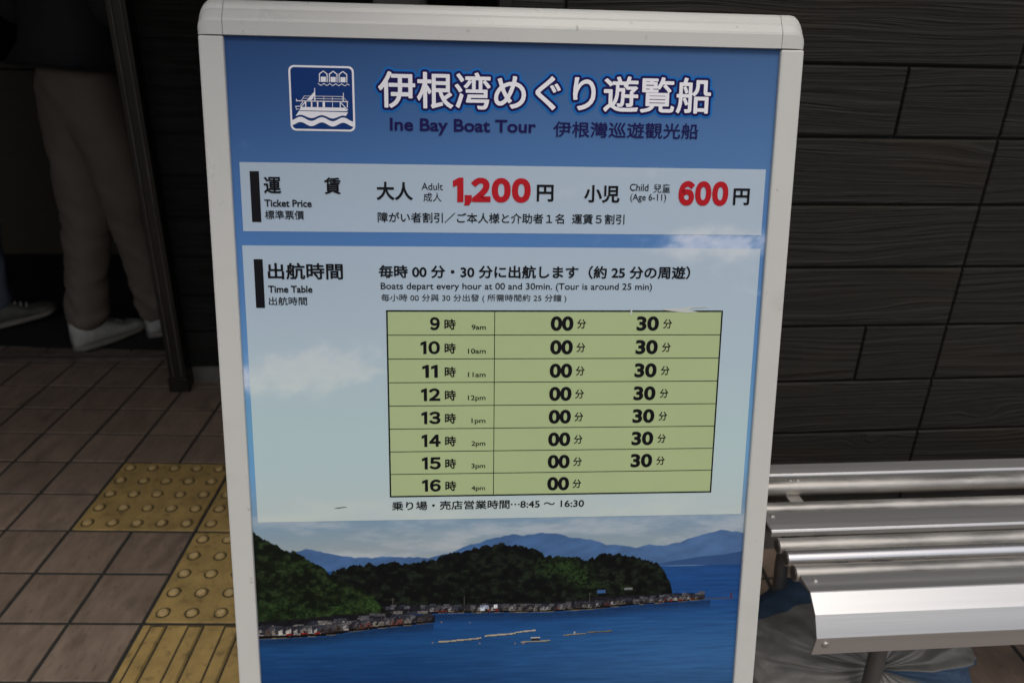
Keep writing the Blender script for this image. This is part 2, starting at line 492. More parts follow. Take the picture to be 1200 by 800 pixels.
def add_board(bm, x0, x1, z0, z1):
    e, d = 0.0035, 0.012
    back = [bm.verts.new((x, d, z)) for x, z in ((x0, z0), (x1, z0), (x1, z1), (x0, z1))]
    mid = [bm.verts.new((x, e * 0.9, z)) for x, z in ((x0, z0), (x1, z0), (x1, z1), (x0, z1))]
    fr = [bm.verts.new((x, 0, z)) for x, z in ((x0 + e * .5, z0 + e), (x1 - e * .5, z0 + e), (x1 - e * .5, z1 - e), (x0 + e * .5, z1 - e))]
    for k in range(4):
        bm.faces.new((back[k], back[(k + 1) % 4], mid[(k + 1) % 4], mid[k]))
        bm.faces.new((mid[k], mid[(k + 1) % 4], fr[(k + 1) % 4], fr[k]))
    bm.faces.new(fr)

# right wall: plane wn . x = 1.4, corner at s = 0.117
S0, SEAM = 0.117, 1.083
rz = random.Random(3)
rows = []
z = 0.459 - 3 * PITCH
k = 0
extra = {2: [], 3: [0.902], 7: [0.870], 8: [0.228]}
while z < 2.45:
    br = [S0]
    if k in extra: br += extra[k]
    elif k < 8 and k % 2 == 0: br += [0.45]
    elif k > 8: br += [rz.uniform(.3, .9)]
    br += [SEAM] + ([SEAM + rz.uniform(.35, .7)] if k % 3 else []) + [SEAM + 0.91] + [SEAM + 1.35, SEAM + 1.82, SEAM + 2.4]
    rows.append((z, z + PITCH, sorted(br)))
    z += PITCH
    k += 1
siding('siding', wn * 1.4, rows, M['siding'])
WTOP = rows[-1][1]
# concrete plinth under the right wall
o_ = wn * 1.4
bm = bmesh.new(); add_box(bm, S0 + 0.004, SEAM + 2.4, 0.016, 0.08, -0.02, rows[0][0] - 0.003, bev=0.002)
obj('plinth', bm, M['conc'], BLD, loc=o_, rot=(0, 0, WY))
# left wall, set back
lo = Vector((-1.02, 2.27, 0))
sA = -0.055
corner = o_ + wt * S0
rel = corner - lo
sB = rel.dot(wt) - 0.012
depth = -(rel.dot(wn))                            # how far the right wall stands in front
rows2 = []
z = 0.061
k = 0
while z < 2.35:
    br = [sA] + ([rz.uniform(.2, .8)] if k % 2 else []) + [sB]
    rows2.append((z, z + 0.1265, br))
    z += 0.1265
    k += 1
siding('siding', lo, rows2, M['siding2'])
bm = bmesh.new(); add_box(bm, sA, sB, 0.010, 0.08, -0.02, 0.058, bev=0.003)
obj('plinth', bm, M['conc'], BLD, loc=lo, rot=(0, 0, WY))
# return wall between the two planes
bm = bmesh.new()
z = 0.072
while z < 2.4:
    add_board(bm, 0.002, depth - 0.002, z + .0022, z + PITCH - .0022)
    z += PITCH
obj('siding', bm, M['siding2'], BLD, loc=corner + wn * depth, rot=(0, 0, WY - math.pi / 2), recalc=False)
bm = bmesh.new(); add_box(bm, 0.002, depth - 0.002, 0.013, 0.06, -0.02, 2.4)
obj('wall', bm, M['black'], BLD, loc=corner + wn * depth, rot=(0, 0, WY - math.pi / 2))
# corner trim on the outer corner
bm = bmesh.new()
add_box(bm, -0.004, 0.020, -0.006, 0.020, 0.06, WTOP, bev=0.002)
obj('corner_trim', bm, M['bronze'], BLD, loc=corner, rot=(0, 0, WY))

# door post at the end of the left wall, standing on the tiles
PO = Vector((-1.105, 2.205, 0))
bm = bmesh.new()
add_box(bm, -0.004, 0.050, 0.0, 0.12, 0.0, 2.3, bev=0.003, seg=2)
add_box(bm, -0.009, 0.056, -0.006, 0.02, 0.0, 0.05, bev=0.003)
obj('door_post', bm, M['bronze'], BLD, loc=PO, rot=(0, 0, WY))
bm = bmesh.new()
add_box(bm, 0.010, 0.014, -0.004, 0.0005, 0.055, 2.3, bev=0.001)
add_box(bm, 0.036, 0.040, -0.004, 0.0005, 0.055, 2.3, bev=0.001)
obj('door_guide', bm, M['steel_rail'], BLD, loc=PO, rot=(0, 0, WY))
# threshold rail
RL = Vector((-1.10, 2.455, 0))
bm = bmesh.new()
add_box(bm, -2.6, -0.004, -0.004, 0.006, -0.01, 0.011, bev=0.0015)
add_box(bm, -2.6, -0.004, 0.014, 0.022, -0.01, 0.009, bev=0.0015)
add_box(bm, -2.6, -0.004, 0.050, 0.058, -0.01, 0.009, bev=0.0015)
obj('threshold_rail', bm, M['steel_rail'], BLD, loc=RL, rot=(0, 0, 0.087))
bm = bmesh.new()
add_box(bm, -5, 4, 2.52, 6.5, -0.03, 0.004)
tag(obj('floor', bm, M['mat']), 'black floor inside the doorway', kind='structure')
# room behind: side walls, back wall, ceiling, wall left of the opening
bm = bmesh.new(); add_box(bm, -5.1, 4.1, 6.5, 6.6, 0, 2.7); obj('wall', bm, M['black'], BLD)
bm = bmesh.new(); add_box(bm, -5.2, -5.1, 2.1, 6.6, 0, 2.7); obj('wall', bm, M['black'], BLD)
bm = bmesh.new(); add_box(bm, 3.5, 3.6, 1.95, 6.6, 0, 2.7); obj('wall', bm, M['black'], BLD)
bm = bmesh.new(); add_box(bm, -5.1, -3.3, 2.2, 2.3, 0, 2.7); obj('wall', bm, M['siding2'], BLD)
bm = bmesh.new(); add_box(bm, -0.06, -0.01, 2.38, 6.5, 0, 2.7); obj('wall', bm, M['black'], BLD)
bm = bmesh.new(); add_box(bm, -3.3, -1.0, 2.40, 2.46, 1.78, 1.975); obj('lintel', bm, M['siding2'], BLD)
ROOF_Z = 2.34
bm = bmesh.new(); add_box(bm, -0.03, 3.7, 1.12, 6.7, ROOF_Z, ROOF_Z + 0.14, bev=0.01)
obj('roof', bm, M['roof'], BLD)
bm = bmesh.new(); add_box(bm, -5.3, -0.035, 0.30, 6.7, 1.98, 2.12, bev=0.01)      # unseen porch roof, made low and deep to darken the entrance
obj('shading_porch_roof', bm, M['roof'], BLD)
bm = bmesh.new(); add_box(bm, -2.62, -2.50, 0.50, 2.44, -0.02, 1.978, bev=0.004)  # unseen wall, added to block light coming from the left
obj('light_block_wall', bm, M['siding2'], BLD)
# counter inside the room
CT = empty('counter', (-2.55, 3.75, 0.004), 0.09)
tag(CT, 'olive brown counter standing at the back of the dark entrance hall', 'counter')
bm = bmesh.new(); add_box(bm, -0.9, 1.3, -0.19, 0.25, 0.0, 0.86, bev=0.004); obj('body', bm, M['olive'], CT)
bm = bmesh.new(); add_box(bm, -0.92, 1.32, -0.22, 0.27, 0.862, 0.90, bev=0.006); obj('counter_top', bm, M['bronze'], CT)
# grey box on the set-back wall, its upper part showing above the sign
GB = empty('wall_box', lo + wt * 0.685 + Vector((0, 0, 1.10)), WY)
tag(GB, 'small grey box fixed to the dark set-back wall just above the sign', 'wall box')
bm = bmesh.new()
add_box(bm, -0.075, 0.075, -0.075, -0.001, -0.06, 0.16, bev=0.022, seg=3)
obj('cover', bm, mat('grey_plastic', (0.22, 0.22, 0.21), 0.6, var=0.1), GB)
bm = bmesh.new(); add_box(bm, -0.05, 0.05, -0.079, -0.0745, 0.03, 0.04, bev=0.001); obj('slot', bm, M['seam'], GB)

# ------------------------------------------------------------------ the poster stand (A-frame sign)
LEAN = R(12.672)
SY = 0.07497
SO = Vector((-0.30136, 0.83179, 0))
root_loc = SO + Vector((math.cos(SY), math.sin(SY), 0)) * 0.29
SIGN = empty('sign_stand', root_loc, SY)
tag(SIGN, 'white framed A-board with a blue boat tour timetable poster', 'sign board')
FL = (-0.29, 0.0, 1.15008)
FR = (R(90) - LEAN, 0, 0)
mm = 0.001
def front(name, bm, m, parent=SIGN, **k):
    if parent is SIGN: return obj(name, bm, m, SIGN, loc=FL, rot=FR, **k)
    return obj(name, bm, m, parent, **k)

# top rail: front flat, a slanted band and a rounded crown (profile in (y = -v, z = w), metres)
def rail_profile(sc=1.0, drop=0.0):
    P = [(0.0, 0.0055), (0.0135, 0.0062), (0.0160, 0.0058), (0.0235, 0.0022), (0.0262, 0.0000)]
    for a in range(20, 181, 16):
        P.append((0.0262 - 0.0 + 0.0105 * math.sin(R(a)) * 1.0 - 0.0036 * (1 if a > 0 else 0) * 0 - 0.0036 * 0, -0.0115 + 0.0115 * math.cos(R(a)) - 0.0))
    P += [(0.0262, -0.040), (0.0, -0.044)]
    return [(y * sc - drop, z) for y, z in P]
def rail_mesh(bm, sections):
    """sections: list of (u, yscale, zinset)"""
    rings = []
    for u, ys, zi in sections:
        rings.append([bm.verts.new((u, y * ys, (z + 0.019) * zi - 0.019)) for y, z in rail_profile()])
    for A, B in zip(rings, rings[1:]):
        n = len(A)
        for k in range(n): bm.faces.new((A[k], A[(k + 1) % n], B[(k + 1) % n], B[k]))
    bm.faces.new(rings[0]); bm.faces.new(rings[-1][::-1])
bm = bmesh.new(); rail_mesh(bm, [(0.0003, 1, 1), (0.29, 1, 1), (0.5797, 1, 1)])
front('top_rail', bm, M['frame'])
for s in (-1, 1):
    bm = bmesh.new()
    secs = []
    for t in (0.0, 0.012, 0.016, 0.0195, 0.0222, 0.0243, 0.0254):
        k = max(0.0, (t - 0.012) / 0.0136)
        ys = 1 - 0.62 * (1 - math.sqrt(max(0, 1 - k * k)))
        zi = 1 - 0.22 * (1 - math.sqrt(max(0, 1 - k * k)))
        u = (-0.0003 - t) if s < 0 else (0.5803 + t)
        secs.append((u, ys, zi))
    rail_mesh(bm, secs)
    front('end_cap', bm, M['frame'])
# side rails
def stile(u0, u1, v0, v1, w0=-0.016, w1=0.0050):
    bm = bmesh.new()
    add_box(bm, u0 * mm, u1 * mm, -v1 * mm, -v0 * mm, w0, w1, bev=0.0022, seg=2)
    return bm
for s in (-1, 1):
    bm = stile(-25.3, -0.2, 0.6, 1150) if s < 0 else stile(580.2, 605.6, 0.6, 1150)
    st = front('side_rail', bm, M['frame'])
    bm = bmesh.new()
    u0, u1 = ((-26.8, 1.2) if s < 0 else (578.8, 607.0))
    add_box(bm, u0 * mm, u1 * mm, -1.172, -1.151, -0.020, 0.009, bev=0.003, seg=2)
    obj('rubber_foot', bm, M['rubber'], st)
front('bottom_rail', stile(0.2, 579.8, 826, 852), M['frame'])
bm = bmesh.new(); add_box(bm, 0.0, 0.58, -0.826, -0.0002, -0.007, -0.0022)
front('backing_board', bm, M['backsheet'])
# the rear half of the A-board
BLc = (0.29, 0.050, 1.15008)
BR = (R(90) - LEAN, 0, math.pi)
for s in (-1, 1):
    bm = stile(-25.3, -0.2, 0.6, 1150) if s < 0 else stile(580.2, 605.6, 0.6, 1150)
    st = obj('side_rail', bm, M['frame'], SIGN, loc=BLc, rot=BR)
    bm = bmesh.new()
    u0, u1 = ((-26.8, 1.2) if s < 0 else (578.8, 607.0))
    add_box(bm, u0 * mm, u1 * mm, -1.172, -1.151, -0.020, 0.009, bev=0.003, seg=2)
    obj('rubber_foot', bm, M['rubber'], st)
bm = stile(0.2, 579.8, 0.6, 26); obj('cross_rail', bm, M['frame'], SIGN, loc=BLc, rot=BR)
bm = stile(0.2, 579.8, 826, 852); obj('bottom_rail', bm, M['frame'], SIGN, loc=BLc, rot=BR)
bm = bmesh.new(); add_box(bm, 0.0, 0.58, -0.826, -0.026, -0.007, -0.001); obj('back_sheet', bm, M['backsheet'], SIGN, loc=BLc, rot=BR)
for s in (-1, 1):
    bm = bmesh.new()
    zc = 0.42
    yf = -math.tan(LEAN) * (1.15 - zc) + 0.02
    yb = 0.05 + math.tan(LEAN) * (1.15 - zc) - 0.02
    add_box(bm, s * 0.287 - 0.002, s * 0.287 + 0.002, yf, yb, zc - 0.008, zc + 0.008, bev=0.0008)
    obj('stay_bar', bm, M['steel'], SIGN)

# ---- the printed picture: numpy raster carried as a vertex colour layer
rng = np.random.default_rng(5)
def vnoise(x, y, seed=0):
    xi = np.floor(x).astype(np.int64); yi = np.floor(y).astype(np.int64)
    fx = x - xi; fy = y - yi
    fx = fx * fx * (3 - 2 * fx); fy = fy * fy * (3 - 2 * fy)
    def h(a, b):
        n = (a * 374761393 + b * 668265263 + seed * 144269504) & 0xFFFFFFFF
        n = ((n ^ (n >> 13)) * 1274126177) & 0xFFFFFFFF
        return ((n ^ (n >> 16)) & 0xFFFF) / 65535.0
    return (h(xi, yi) * (1 - fx) + h(xi + 1, yi) * fx) * (1 - fy) + (h(xi, yi + 1) * (1 - fx) + h(xi + 1, yi + 1) * fx) * fy
def fbm(x, y, o=5, seed=0, gain=0.5):
    s = 0; a = 1; t = 0
    for k in range(o):
        s = s + a * vnoise(x * 2 ** k + 17.3 * k, y * 2 ** k + 9.1 * k, seed + k); t += a; a *= gain
    return s / t
def sstep(a, b, x):
    t = np.clip((x - a) / (b - a), 0, 1)
    return t * t * (3 - 2 * t)
def mixc(img, col, m):
    return img * (1 - m[..., None]) + np.asarray(col, float) * m[..., None]
def sky_paint(u, v):
    ks = [0, 60, 130, 205, 260, 330, 420, 470, 520, 560, 590]
    Lc = np.array([(37, 68, 114), (48, 82, 130), (62, 100, 150), (70, 112, 165), (76, 118, 168), (90, 135, 182), (98, 148, 182), (96, 146, 188), (112, 142, 166), (134, 150, 156), (150, 160, 161)], float)
    Rc = np.array([(60, 92, 134), (68, 102, 146), (76, 114, 160), (78, 118, 168), (82, 124, 172), (86, 132, 178), (100, 146, 184), (104, 148, 186), (108, 138, 164), (132, 148, 158), (150, 160, 161)], float)
    t = np.clip(u / 580, 0, 1)[..., None]
    img = np.zeros(u.shape + (3,))
    for c in range(3):
        img[..., c] = np.interp(v, ks, Lc[:, c]) * (1 - t[..., 0]) + np.interp(v, ks, Rc[:, c]) * t[..., 0]
    n = fbm(u / 62, v / 38, 6, 3, 0.55)
    n2 = fbm(u / 15, v / 9, 5, 11, 0.6)
    def blob(cu, cv, ru, rv):
        return np.exp(-(((u - cu) / ru) ** 2 + ((v - cv) / rv) ** 2))
    field = (0.62 * blob(455, 208, 95, 20) + 0.62 * blob(545, 205, 62, 22) + 0.40 * blob(300, 150, 120, 22) + 0.34 * blob(430, 128, 60, 10) + 0.20 * blob(20, 110, 16, 12) + 0.28 * blob(12, 205, 40, 10)
             + 0.75 * blob(30, 352, 95, 34) + 0.62 * blob(120, 340, 60, 30) + 0.35 * blob(560, 250, 50, 30))
    m = sstep(0.66, 1.34, field * (0.25 + 0.9 * n + 0.7 * n2) + n * 0.40 + n2 * 0.28)
    img = mixc(img, (186, 196, 212), m * (0.18 + 0.55 * n + 0.6 * n2))
    low = sstep(455, 540, v)
    m2 = sstep(0.42, 0.72, fbm(u / 70, v / 17, 6, 31, 0.6)) * low
    img = mixc(img, (176, 182, 186), m2 * 0.55)
    m3 = sstep(0.55, 0.75, fbm(u / 45, v / 11, 5, 41, 0.6)) * low
    img = mixc(img, (120, 138, 156), m3 * 0.35)
    return img
def mesh_grid(name, us, vs, img, z=0.0, parent=None):
    nu, nv = len(us), len(vs)
    U, V = np.meshgrid(us, vs)
    co = np.stack([U * mm, -V * mm, np.full_like(U, z)], -1).reshape(-1, 3)
    i = np.arange(nu * nv).reshape(nv, nu)
    q = np.stack([i[1:, :-1], i[1:, 1:], i[:-1, 1:], i[:-1, :-1]], -1).reshape(-1, 4)
    lc = np.clip(lin(img) / KP, 0, 0.92).reshape(-1, 3)
    return co, q, lc
def build_grid(name, parts, parent, rootrot=None):
    cos, qs, cs = [], [], []
    off = 0
    for co, q, lc in parts:
        cos.append(co); qs.append(q + off); cs.append(lc); off += len(co)
    co = np.concatenate(cos); q = np.concatenate(qs); lc = np.concatenate(cs)
    me = bpy.data.meshes.new(name)
    me.vertices.add(len(co)); me.vertices.foreach_set('co', co.ravel().astype(np.float32))
    me.loops.add(q.size); me.loops.foreach_set('vertex_index', q.ravel().astype(np.int32))
    me.polygons.add(len(q)); me.polygons.foreach_set('loop_start', (np.arange(len(q)) * 4).astype(np.int32))
    try: me.polygons.foreach_set('loop_total', np.full(len(q), 4, np.int32))
    except Exception: pass
    me.update(calc_edges=True)
    at = me.attributes.new('print', 'FLOAT_COLOR', 'POINT')
    at.data.foreach_set('color', np.concatenate([lc, np.ones((len(lc), 1))], 1).ravel().astype(np.float32))
    if parent is SIGN: return link(name, me, M['print'], SIGN, FL, FR)
    return link(name, me, M['print'], parent)

VB = 536.0
us = np.arange(-1.0, 581.01, 3.0); us[-1] = 580.9
vs = np.linspace(-0.5, VB, 180)
U, V = np.meshgrid(us, vs)
part1 = mesh_grid('s', us, vs, sky_paint(U, V))
# -- bay picture
us = np.arange(-0.9, 580.95, 0.72)
vs = np.arange(VB, 828, 0.72)
U, V = np.meshgrid(us, vs)
img = sky_paint(U, V)
def ip(pts): 
    pts = sorted(pts)
    return np.interp(U, [p[0] for p in pts], [p[1] for p in pts])
HOR = np.interp(U, [0, 580], [592.0, 594.6])
mount = ip([(-5, 569), (50.4, 565.4), (60, 563), (70, 566), (83.2, 570.0), (113.6, 575.2), (149.5, 575.4), (201.1, 577.8), (227.1, 571.6), (250, 562), (268.7, 557.3), (285, 553), (300.0, 549.6), (312, 551.5), (322, 549.6), (342.0, 548.8), (358, 551), (373.8, 555.6), (390, 558), (411.3, 564.3), (430, 566.5), (449.0, 569.7), (464, 566), (481.2, 567.5), (495, 566), (508.0, 562.4), (527, 556), (545.2, 551.2), (553, 549.5), (561.5, 550.4), (582.5, 554.2)]) + (fbm(U / 9, V * 0, 3, 71) - .5) * 3.0
mm_ = sstep(-0.7, 0.7, V - mount)
mcol = np.stack([np.interp(U, [0, 250, 580], [68, 62, 74]), np.interp(U, [0, 250, 580], [98, 92, 104]), np.interp(U, [0, 250, 580], [140, 132, 144])], -1)
fold = fbm(U / 26 + V / 30, V / 14, 5, 77, .6)[..., None]
mcol = mcol * (0.82 + 0.34 * fold)
img = img * (1 - mm_[..., None]) + mcol * mm_[..., None]
m2 = ip([(440, 600), (471.6, 592.0), (503.9, 587.0), (530.9, 583.0), (558.1, 581.3), (584.2, 576.4)])
img = mixc(img, (44, 70, 112), sstep(-0.6, 0.6, V - m2) * sstep(440, 500, U) * 0.85)
# water
wt_ = sstep(-0.5, 0.5, V - HOR)
d = np.clip((V - 595) / 200, 0, 1)
rip = fbm(U / 34, V / 2.1, 4, 91, .6)
wc = np.stack([np.interp(V, [595, 640, 690, 760, 830], [32, 24, 25, 19, 18]), np.interp(V, [595, 640, 690, 760, 830], [70, 62, 66, 50, 46]), np.interp(V, [595, 640, 690, 760, 830], [122, 116, 112, 92, 84])], -1)
rt = sstep(120, 560, U)[..., None] * sstep(600, 740, V)[..., None]
wc = wc * (1 - rt) + np.array([48, 86, 128.]) * rt * (0.62 + 0.38 * sstep(830, 700, V)[..., None]) + wc * rt * 0.12
wc = wc * (0.91 + 0.18 * rip[..., None]) + np.array([6, 10, 10.]) * (rip[..., None] - .5)
img = img * (1 - wt_[..., None]) + wc * wt_[..., None]
img = mixc(img, (150, 165, 180), np.exp(-((V - HOR - 0.3) / 0.7) ** 2) * sstep(470, 500, U) * sstep(545, 520, U) * 0.5)
# wooded hills
def wood(top, bot, mask, dark, light, sunny, seed):
    global img
    ed = (fbm(U / 5.0, V * 0 + seed, 3, seed) - .5) * 7.0 + (fbm(U / 1.8, V * 0, 2, seed + 3) - .5) * 2.2
    m = sstep(-0.5, 0.5, V - top - ed) * sstep(0.5, -0.5, V - bot) * mask
    cl = fbm(U / 10.0, V / 8.0, 5, seed + 5, .62)
    fine = np.clip(fbm(U / 3.0, V / 2.4, 3, seed + 9, .8) + (rng.random(U.shape) - .5) * .38, 0, 1)
    crowns = vnoise(U / 6.5, V / 5.0, seed + 2)
    lit = np.clip(sstep(.38, .70, cl * .6 + crowns * .4) * (1.9 * fine - .25), 0, 1)
    c = np.asarray(dark, float) + (np.asarray(light, float) - dark) * lit[..., None]
    s = np.clip(sunny, 0, 1) * sstep(.34, .62, fine * .6 + cl * .4)
    c = c * (1 - s[..., None]) + np.array([50, 78, 36.]) * s[..., None] * (0.55 + 0.6 * fine[..., None])
    img = img * (1 - m[..., None]) + c * m[..., None]
def blob(cu, cv, ru, rv): return np.exp(-(((U - cu) / ru) ** 2 + ((V - cv) / rv) ** 2))
mid = ip([(70, 604), (97.8, 589.9), (110, 585), (123.6, 583.8), (149.3, 585.5), (162, 583), (175.1, 585.0), (206.3, 580.1), (225, 574), (237.5, 570.7), (268.8, 564.6), (285, 561.5), (300.2, 563.1), (321.3, 568.0), (342.6, 578.7), (363.8, 579.2), (390.6, 584.4), (405, 579), (417.2, 576.5), (428, 578), (438.7, 579.8), (466.0, 587.3), (478, 593), (485.7, 602.2), (493.7, 617), (497.2, 632)])
wood(mid, np.full_like(U, 650.0) - sstep(380, 500, U) * 10, (U > 70) & (U < 497), (11, 13, 13), (30, 38, 28), 0.75 * blob(362, 596, 26, 14) + 0.7 * blob(385, 612, 14, 12) + 0.45 * blob(335, 588, 12, 9) + .4 * blob(405, 618, 9, 9) + .35 * blob(438, 622, 10, 8), 201)
lh = ip([(-5, 534), (-2.0, 539.0), (13.2, 551.6), (32.9, 562.4), (50, 569), (62.6, 576.9), (78, 588), (92.4, 600.1), (112.6, 611.9), (125, 616), (133.0, 622.0), (139, 629), (143.1, 637.7), (145, 650)])
wood(lh, np.full_like(U, 662.0), (U < 146), (13, 19, 12), (40, 54, 30), 0.8 * blob(100, 640, 16, 12) + 0.85 * blob(136, 637, 13, 15) + .5 * blob(20, 640, 26, 12) + .45 * blob(60, 645, 25, 9) + .4 * blob(45, 585, 26, 5) + .3 * blob(75, 612, 20, 6), 301)
# boathouses: small gabled fronts along the shoreline
def rect(u0, u1, v0, v1, c):
    img[(U >= u0) & (U <= u1) & (V >= v0) & (V <= v1)] = c
def tri(uc, hw, v0, v1, c):
    img[(V >= v0) & (V <= v1) & (np.abs(U - uc) <= hw * (V - v0) / max(v1 - v0, .1))] = c
shore = lambda u: float(np.interp(u, [-1, 38, 79.5, 110.9, 147.6, 184.4, 205.6], [677.3, 676.7, 675.1, 670.3, 666.7, 663.8, 661.5]))
shore2 = lambda u: float(np.interp(u, [150, 200, 264, 344, 398, 452, 507, 537, 579], [649, 649.5, 650.4, 651.5, 649.5, 645.1, 642.5, 640.4, 639.8]))
m = sstep(0.6, -0.4, V - np.interp(U, [-1, 38, 79.5, 110.9, 147.6, 184.4, 205.6], [677.3, 676.7, 675.1, 670.3, 666.7, 663.8, 661.5])) * (U < 208) * sstep(-1, 1, V - np.interp(U, [0, 54, 101, 142, 208], [655, 652, 648, 649, 652]))
img = mixc(img, (20, 20, 24), m)
m = sstep(0.6, -0.4, V - np.interp(U, [150, 200, 264, 344, 398, 452, 507, 537], [649, 649.5, 650.4, 651.5, 649.5, 645.1, 642.5, 640.4])) * (U > 150) * (U < 537) * sstep(-1, 1, V - np.interp(U, [150, 200, 269, 312, 376, 408, 495, 534], [638, 638, 641, 639, 638, 633, 631, 633]))
img = mixc(img, (24, 25, 29), m)
hr = random.Random(12)
def house(u, base, s, far=False):
    wd, ht = s * hr.uniform(.8, 1.25), s * hr.uniform(.75, 1.0)
    roof = hr.choice([(44, 46, 54), (34, 35, 42), (58, 58, 62), (74, 74, 76), (40, 40, 48)])
    wall = hr.choice([(150, 148, 142), (96, 92, 86), (62, 54, 50), (44, 38, 38), (112, 106, 98), (34, 32, 34), (130, 128, 126), (90, 56, 50)])
    if far: wall = tuple(int(c * .8) for c in wall)
    # long roof running back, then the gable front facing the water
    rect(u - wd * .75, u + wd * .75, base - ht - s * .55, base - ht * .55, roof)
    tri(u, wd * .62, base - ht - s * .42, base - ht + .3, tuple(int(c * 1.25) for c in roof))
    tri(u, wd * .48, base - ht - s * .25, base - ht + .3, wall)
    rect(u - wd * .46, u + wd * .46, base - ht, base - ht * .42, wall)
    rect(u - wd * .40, u + wd * .40, base - ht * .42, base - .3, (14, 13, 16))
    if hr.random() < .5: rect(u - wd * .2, u + wd * .15, base - ht * .85, base - ht * .58, (30, 30, 36))
    if hr.random() < .16: rect(u - wd * .45, u + wd * .3, base - ht * .62, base - ht * .4, (120, 34, 30))
    if hr.random() < .6: rect(u - wd * .6, u + wd * .6, base - .9, base + .1, hr.choice([(110, 100, 74), (84, 78, 62), (60, 58, 52)]))
for k in range(60):                         # upper roofs
    u = hr.uniform(0, 205); b = shore(u) - hr.uniform(10, 19)
    rect(u - 6, u + 6, b - 2.2, b + 1.4, hr.choice([(40, 42, 52), (52, 54, 62), (30, 31, 38), (96, 94, 90), (66, 66, 70)]))
    if hr.random() < .3: rect(u, u + 3, b + 1.4, b + 4, (140, 138, 132))
u = 3.0
while u < 207:
    house(u, shore(u) + .3, 11.0 - u * .014); u += hr.uniform(6.0, 9.5)
u = 152.0
while u < 536:
    if hr.random() < .8: rect(u - 3, u + 4, shore2(u) - 9.5 - hr.uniform(0, 3), shore2(u) - 6, hr.choice([(38, 40, 50), (54, 56, 64), (74, 76, 82), (28, 28, 34)]))
    if u > 205: house(u, shore2(u) + .2, (7.4 if u < 450 else 5.4), True)
    u += hr.uniform(4.2, 7.2)
rect(262, 272, 641, 645, (120, 130, 146)); rect(279, 283, 640, 645, (196, 198, 200)); rect(262, 268, 644, 648, (170, 176, 184))
rect(404, 414, 624, 628.4, (52, 84, 128)); rect(437, 447, 622, 625, (104, 106, 108))
for u in (158, 243, 395): rect(u - .4, u + .4, 628, 641, (74, 72, 68))
rect(155.5, 161, 630, 630.7, (66, 66, 62))
rect(536, 574, 638.6, 640.0, (64, 66, 74)); rect(569.5, 572, 632, 640, (72, 44, 50)); rect(560, 561, 636, 640, (70, 70, 76))
vil = ((V > np.interp(U, [0, 54, 101, 142, 152, 205, 269, 376, 408, 495, 534], [653, 649, 645, 646, 635, 636, 639, 635, 628, 628, 632])) & (V < np.interp(U, [-1, 38, 79.5, 110.9, 147.6, 184.4, 206, 207, 264, 344, 398, 452, 507, 540], [677, 676, 674.5, 670, 666, 663, 661, 650, 650, 651, 649, 644.6, 642, 640])) & (U < 536))
sp = rng.random(U.shape)
img = np.where(vil[..., None], img * (0.45 + 1.1 * fbm(U / 2.2, V / 1.6, 3, 63, .8))[..., None], img)
img[vil & (sp > .993) & (V > np.interp(U, [0, 54, 101, 142, 152, 205, 269, 376, 408, 495, 534], [663, 660, 657, 656, 645, 646, 644, 643, 638, 635, 636]))] = (128, 126, 120)
img[vil & (sp < .05)] = (16, 16, 19)
# dark reflections under the houses
refl = (sstep(0, 2, V - np.interp(U, [-1, 38, 79.5, 110.9, 147.6, 184.4, 206, 207, 264, 344, 398, 452, 507, 540], [677.3, 676.7, 675.1, 670.3, 666.7, 663.8, 661.5, 650.5, 650.4, 651.5, 649.5, 645.1, 642.5, 640.4])) *
        sstep(17, 0, V - np.interp(U, [-1, 38, 79.5, 110.9, 147.6, 184.4, 206, 207, 264, 344, 398, 452, 507, 540], [677.3, 676.7, 675.1, 670.3, 666.7, 663.8, 661.5, 650.5, 650.4, 651.5, 649.5, 645.1, 642.5, 640.4])) * (U < 545))
img = mixc(img, (16, 28, 46), refl * 0.62 * (0.6 + 0.5 * fbm(U / 4, V / 3, 3, 55)))
# rafts and buoys
def raft(pts, th, c):
    for (a, b), (c2, d2) in zip(pts, pts[1:]):
        t = (U - a) / (c2 - a)
        vv = b + (d2 - b) * t
        nn = fbm(U / 6, V * 0, 3, 8)
        img[(t >= 0) & (t <= 1) & (np.abs(V - vv) < th * (.5 + nn * .8))] = c
        img[(t >= 0) & (t <= 1) & (V - vv > th * .7) & (V - vv < th * 1.5)] = (40, 48, 56)
raft([(212, 687.8), (226, 687), (264, 684)], 1.15, (150, 142, 124)); raft([(268, 681.5), (300, 679.5), (308, 678)], 1.2, (156, 148, 130)); raft([(306, 677.6), (330, 675.6)], 1.1, (158, 152, 138))
raft([(312, 691), (348, 690)], 1.0, (128, 126, 116)); rect(325, 335, 685.5, 689.5, (34, 36, 42)); rect(324.5, 335.5, 684.8, 686.2, (168, 170, 168))
raft([(364, 683.4), (392, 681.6)], 1.0, (110, 110, 102)); raft([(393, 680.4), (424, 679.2)], 1.0, (92, 92, 88)); rect(377, 379, 679, 682, (150, 152, 150))
for u, v in ((205, 688.5), (262, 691), (305, 692.5), (250, 663), (216, 661.5), (315, 693)):
    img[((U - u) ** 2 + (V - v) ** 2) < 1.0] = (120, 100, 96)
img = np.clip(img, 3, 255)
POSTER = build_grid('poster', [part1, mesh_grid('b', us, vs, img)], SIGN)

